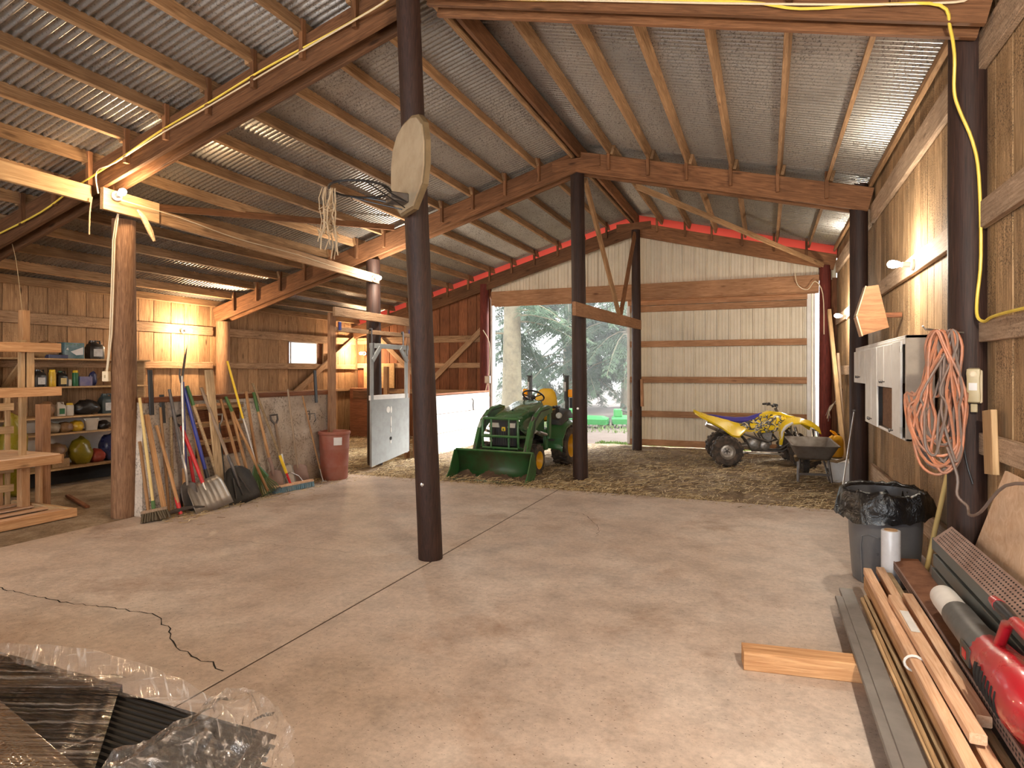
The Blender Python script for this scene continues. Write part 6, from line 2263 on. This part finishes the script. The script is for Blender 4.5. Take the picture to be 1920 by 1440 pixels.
def wrapped(x0a, x0b, x1a, x1b, lift, name, seed):
    def f(u, v):
        # v runs from the near edge over the top to the far edge and down
        xa = x0a + (x0b - x0a) * min(1, v / .8)
        xb = min(XB_ - .06, x1a + (x1b - x1a) * min(1, v / .8))
        x = xa + (xb - xa) * u
        if v < .8:
            y, z = YA + (YB_ + .015 - YA) * v / .8, .482 + lift
        else:
            y, z = YB_ + .018 + lift, .482 + lift - (v - .8) / .2 * .42
        # tension folds run along the band
        q = u * abs(x1a - x0a)
        fold = .005 * abs(noise.noise(V((q * 9 + seed, v * 1.2, 0)))) + .0035 * abs(noise.noise(V((q * 38, v * 2.0 + seed, 2)))) + .004 * noise.noise(V((q * 6, v * 9, seed)))
        return V((x, y + (fold if v > .8 else 0), z + (fold if v <= .8 else 0)))
    return film_grid(name, f, 150, 40, 'clear_film')


wrapped(-4.6, -4.6, -.62, -2.12, .004, 'film_wrap', 1)


def strap(x0, y0, x1, y1, w, lift, seed):
    def f(u, v):
        x, y = x0 + (x1 - x0) * u, y0 + (y1 - y0) * u + (v - .5) * w
        fold = .006 * abs(noise.noise(V((u * 1.5, v * 9 + seed, 0)))) + .003 * noise.noise(V((u * 9, v * 22, seed)))
        return V((x, min(y, YB_ + .02), .486 + lift + fold))
    return film_grid('film_strap', f, 60, 24, 'clear_film')


strap(-4.4, 1.70, -1.45, 1.02, .13, .014, 3)
strap(-3.9, .75, -2.1, 1.52, .10, .030, 12)


def flap(u, v):
    x = -3.05 + 1.50 * u
    lift = math.sin(math.pi * u) ** .7
    y = YB_ - .02 + v * (.13 * lift + .01)
    z = .486 + .035 * lift * v + .014 * noise.noise(V((x * 6, v * 2, 0)))
    return V((x, y, z))


film_grid('film_flap', flap, 40, 8, 'clear_film_loose')


def corner(u, v):
    # crumpled film gathered over the far right corner and hanging down the end
    j = V((noise.noise(V((u * 23, v * 17, 1))), noise.noise(V((u * 23, v * 17, 9))), noise.noise(V((u * 23, v * 17, 17))))) * .030
    big = noise.noise(V((u * 5, v * 4, 4))) * .035
    if v < .45:
        x = -1.69 + (v / .45) * .29
        z = .505 + .075 * math.sin(v / .45 * math.pi * .9) * (1 - .5 * u)
    else:
        x = -1.385 + .02 * math.sin((v - .45) * 9)
        z = .515 - (v - .45) / .55 * .46
    y = YB_ + .03 - u * 1.25
    p = V((x + big * .4, y + big * .4, z + abs(big) * .8)) + j
    if p.x < XB_ and p.y < YB_:
        p.z = max(p.z, .486)
    return p


film_grid('film_corner', corner, 48, 40, 'clear_film_loose', flat=True)

# ================================================================ straw scattered over the far bay
rnd = random.Random(11)


def straw_patch(count, fx, lo, hi):
    m = MB()
    vs, fs = m.v, m.f
    for i in range(count):
        x, y = fx()
        L = rnd.uniform(lo, hi)
        a = rnd.uniform(0, math.pi)
        w = rnd.uniform(.0022, .0048)
        z = .004 + rnd.random() ** 2 * .035 + max(0, .03 * noise.noise(V((x * 1.1, y * 1.1, 0)))) if y > 8.2 else .003 + rnd.random() * .006
        dz = rnd.uniform(-.012, .02)
        dx, dy = math.cos(a) * L / 2, math.sin(a) * L / 2
        nx_, ny_ = -math.sin(a) * w, math.cos(a) * w
        b = len(vs)
        vs += [V((x - dx - nx_, y - dy - ny_, z)), V((x - dx + nx_, y - dy + ny_, z + .003)), V((x + dx + nx_, y + dy + ny_, max(.004, z + dz) + .003)), V((x + dx - nx_, y + dy - ny_, max(.004, z + dz)))]
        fs.append([b, b + 1, b + 2, b + 3])
        m.m.append(0)
    return m


def f_main():
    while True:
        x, y = rnd.uniform(-9.5, 1.2), 8.16 + (rnd.random() ** 1.5) * 5.1
        if noise.noise(V((x * .9, y * .9, 7))) > -.35 + rnd.random() * .5 - .25:
            return x, y


def f_edge():
    x = rnd.uniform(-6.4, 1.2)
    return x, 8.15 + rnd.gauss(0, .10)


def f_wall():
    y = rnd.uniform(4.8, 7.9)
    return -6.3 + abs(rnd.gauss(0, .25)), y


def f_stall():
    return rnd.uniform(-9.5, -6.1), rnd.uniform(8.3, 12.8)


m = straw_patch(26000, f_main, .03, .13)
tag(m.build('straw_litter', 'straw'), 'loose straw strewn over the earth floor of the far bay', 'straw', kind='stuff')
m = straw_patch(7000, f_stall, .05, .16)
tag(m.build('straw_bedding', 'straw'), 'golden straw bedding on the stall floor', 'straw', kind='stuff')
m = straw_patch(1600, f_wall, .02, .10)
tag(m.build('straw_sweepings', 'straw'), 'straw sweepings along the foot of the tool wall', 'straw', kind='stuff')
m = straw_patch(1500, f_edge, .02, .07)
tag(m.build('straw_edge', 'straw'), 'straw bits spilling onto the edge of the concrete slab', 'straw', kind='stuff')
# clods of earth
m = MB()
for i in range(420):
    x, y = f_main()
    if y > 11:
        y = 8.3 + (y - 11)
    s = rnd.uniform(.008, .028)
    ring = [V((x + s * math.cos(a) * rnd.uniform(.7, 1.2), y + s * math.sin(a) * rnd.uniform(.7, 1.2), 0)) for a in [2 * math.pi * q / 6 for q in range(6)]]
    b = len(m.v)
    m.v += ring + [V((x, y, s * 1.1))]
    for q in range(6):
        m.f.append([b + q, b + (q + 1) % 6, b + 6])
        m.m.append(0)
tag(m.build('earth_clods', 'dirt'), 'crumbs and clods of earth on the far bay floor', 'debris', kind='stuff')

# ================================================================ outside: conifers, implement, haze


def conifer(x, y, r, h, label, first, nb, seed, droop=.35, spread=1.0):
    rn = random.Random(seed)
    t = thing('conifer_tree', label, 'tree', (x, y, -.1), group='conifers beyond the doorway')
    q, n_ = 14, 16
    vs, fs = [], []
    for j in range(q + 1):
        z = h * j / q
        rr = r * (1 - .75 * j / q) * (1.25 if j == 0 else 1)
        for k_ in range(n_):
            a = 2 * math.pi * k_ / n_
            f = 1 + .07 * noise.noise(V((math.cos(a) * 2, math.sin(a) * 2, z * .8 + seed)))
            vs.append((rr * f * math.cos(a), rr * f * math.sin(a), z))
    for j in range(q):
        for k_ in range(n_):
            k2 = (k_ + 1) % n_
            fs.append((j * n_ + k_, j * n_ + k2, (j + 1) * n_ + k2, (j + 1) * n_ + k_))
    MB().add(vs, fs).build('trunk', 'bark', t, smooth=True)
    br, nd = MB(), MB()
    for i in range(nb):
        z0 = first + (h - first) * (i / nb) ** 1.1
        a = rn.uniform(0, 2 * math.pi)
        L = spread * (1.0 - .55 * z0 / h) * rn.uniform(1.6, 3.4)
        d = V((math.cos(a), math.sin(a), 0))
        pts = [V((0, 0, z0)) + d * (L * s) + V((0, 0, L * (.10 * s - droop * 1.5 * s * s))) for s in (0, .25, .5, .75, 1)]
        br.tube(pts, [.035, .028, .02, .012, .005], 5)
        ns = int(26 * L)
        for s_i in range(ns):
            s = .18 + .82 * (s_i / ns)
            kx = min(3, int(s * 4))
            p = pts[kx].lerp(pts[kx + 1], s * 4 - kx)
            side = rn.choice((-1, 1))
            tw = V((-d.y, d.x, 0)) * side
            l2 = (1.05 - s) * .75 * rn.uniform(.5, 1.1) + .16
            e = p + tw * l2 * .8 + d * l2 * .5 + V((0, 0, -l2 * rn.uniform(.2, .75)))
            # a spray of flat needles along the twig
            mseg = 5
            for g in range(mseg):
                c = p.lerp(e, (g + .5) / mseg)
                ax = (e - p).normalized()
                for sd in (-1, 1):
                    o_ = ax.cross(V((0, 0, 1))).normalized() * sd
                    ln = l2 * .20 * rn.uniform(.6, 1.3) + .03
                    tip = c + o_ * ln + ax * ln * .6 + V((0, 0, -ln * rn.uniform(.1, .9)))
                    w = ax * (.016 + .02 * rn.random())
                    b = len(nd.v)
                    nd.v += [c - w, c + w, tip]
                    nd.f.append([b, b + 1, b + 2])
                    nd.m.append(0)
    br.build('branches', 'bark', t)
    nd.build('needles', 'needles', t)
    return t


conifer(-7.55, 18.6, .34, 13, 'thick pale conifer trunk at the left of the open doorway', 2.6, 46, 3, .30)
conifer(-7.3, 24.0, .26, 14, 'tall conifer with drooping boughs in the middle of the doorway', 1.6, 130, 8, .36, 1.3)
conifer(-4.6, 22.5, .24, 12, 'drooping conifer seen right of the tractor post', 1.7, 120, 15, .42, 1.25)
conifer(-10.2, 25.5, .22, 13, 'darker conifer filling the far left of the doorway', 1.5, 80, 21, .36, 1.2)
conifer(-5.9, 28.5, .26, 15, 'hazy conifer furthest back between the other trees', 1.4, 110, 33, .38, 1.5)
# green implement behind the trees
im = thing('farm_implement', 'bright green farm implement parked in the yard', 'implement', (-5.0, 18.4, -.05))
MB().loft([[(-1.2, -.5, .15), (1.2, -.5, .15), (1.2, .5, .15), (-1.2, .5, .15)], [(-1.3, -.55, .45), (1.3, -.55, .45), (1.2, .4, .5), (-1.2, .4, .5)], [(-1.1, -.3, .62), (.9, -.3, .60), (.9, .2, .62), (-1.1, .2, .65)]]).build('deck', 'implement_green', im)
MB().box((-.9, -.2, .8), (.5, .4, .45), ch=.05).build('gearbox', 'implement_green', im)
m = MB()
for xx in (-1.1, 1.1):
    m.lathe([(.05, -.06), (.20, -.06), (.20, .06), (.05, .06)], 16, Matrix.Translation((xx, .6, .2)) @ Matrix.Rotation(math.pi / 2, 4, 'Y'), cap=False)
m.build('wheel', 'black_rubber', im)
MB().tube([(-.9, -.2, 1.0), (-.4, -.6, .9), (.2, -1.2, .6)], .05, 8).build('hitch_arm', 'dark_steel', im)
im2 = clone_tree(im, Matrix.Translation((-3.75, 18.9, -.05)) @ Matrix.Rotation(.35, 4, 'Z'), 'second green implement parked right of the first in the yard')
for r_ in (im, im2):
    for q_ in r_.children:
        q_.matrix_local = Matrix.Diagonal((.5, .5, .52, 1)) @ q_.matrix_local
# strip of grass at the threshold and along the yard
m = MB()
for i in range(9000):
    u = rnd.random()
    if u < .35:
        x, y = rnd.uniform(-3.6, -.2), rnd.uniform(13.65, 14.4)
    elif u < .6:
        x, y = rnd.uniform(-10, 2), rnd.uniform(16.6, 20)
    else:
        x, y = rnd.uniform(-3.4, .9), 13.65 + rnd.random() * .5
    h = rnd.uniform(.02, .06) * (1.6 if y > 16 else 1)
    w = h * .25
    a = rnd.uniform(0, math.pi)
    dx, dy = math.cos(a) * w, math.sin(a) * w
    b = len(m.v)
    m.v += [V((x - dx, y - dy, -.05)), V((x + dx, y + dy, -.05)), V((x + rnd.uniform(-.02, .02), y + rnd.uniform(-.02, .02), -.04 + h))]
    m.f.append([b, b + 1, b + 2])
    m.m.append(0)
tag(m.build('grass', 'grass_green'), 'thin green grass along the doorway and yard edge', 'grass', kind='stuff')
# bright mist outside
hz = bpy.data.materials.new('mist')
hz.use_nodes = True
nt = hz.node_tree
nt.nodes.clear()
out = nt.nodes.new('ShaderNodeOutputMaterial')
vs_ = nt.nodes.new('ShaderNodeVolumeScatter')
vs_.inputs['Color'].default_value = (.97, .98, 1, 1)
vs_.inputs['Density'].default_value = .013
vs_.inputs['Anisotropy'].default_value = .2
nt.links.new(vs_.outputs[0], out.inputs['Volume'])
MAT['mist'] = hz
m = MB().box((-6, 44, 9.8), (90, 58, 20))
tag(m.build('mist', 'mist'), 'pale mist hanging between the trees outside', 'mist', kind='stuff')
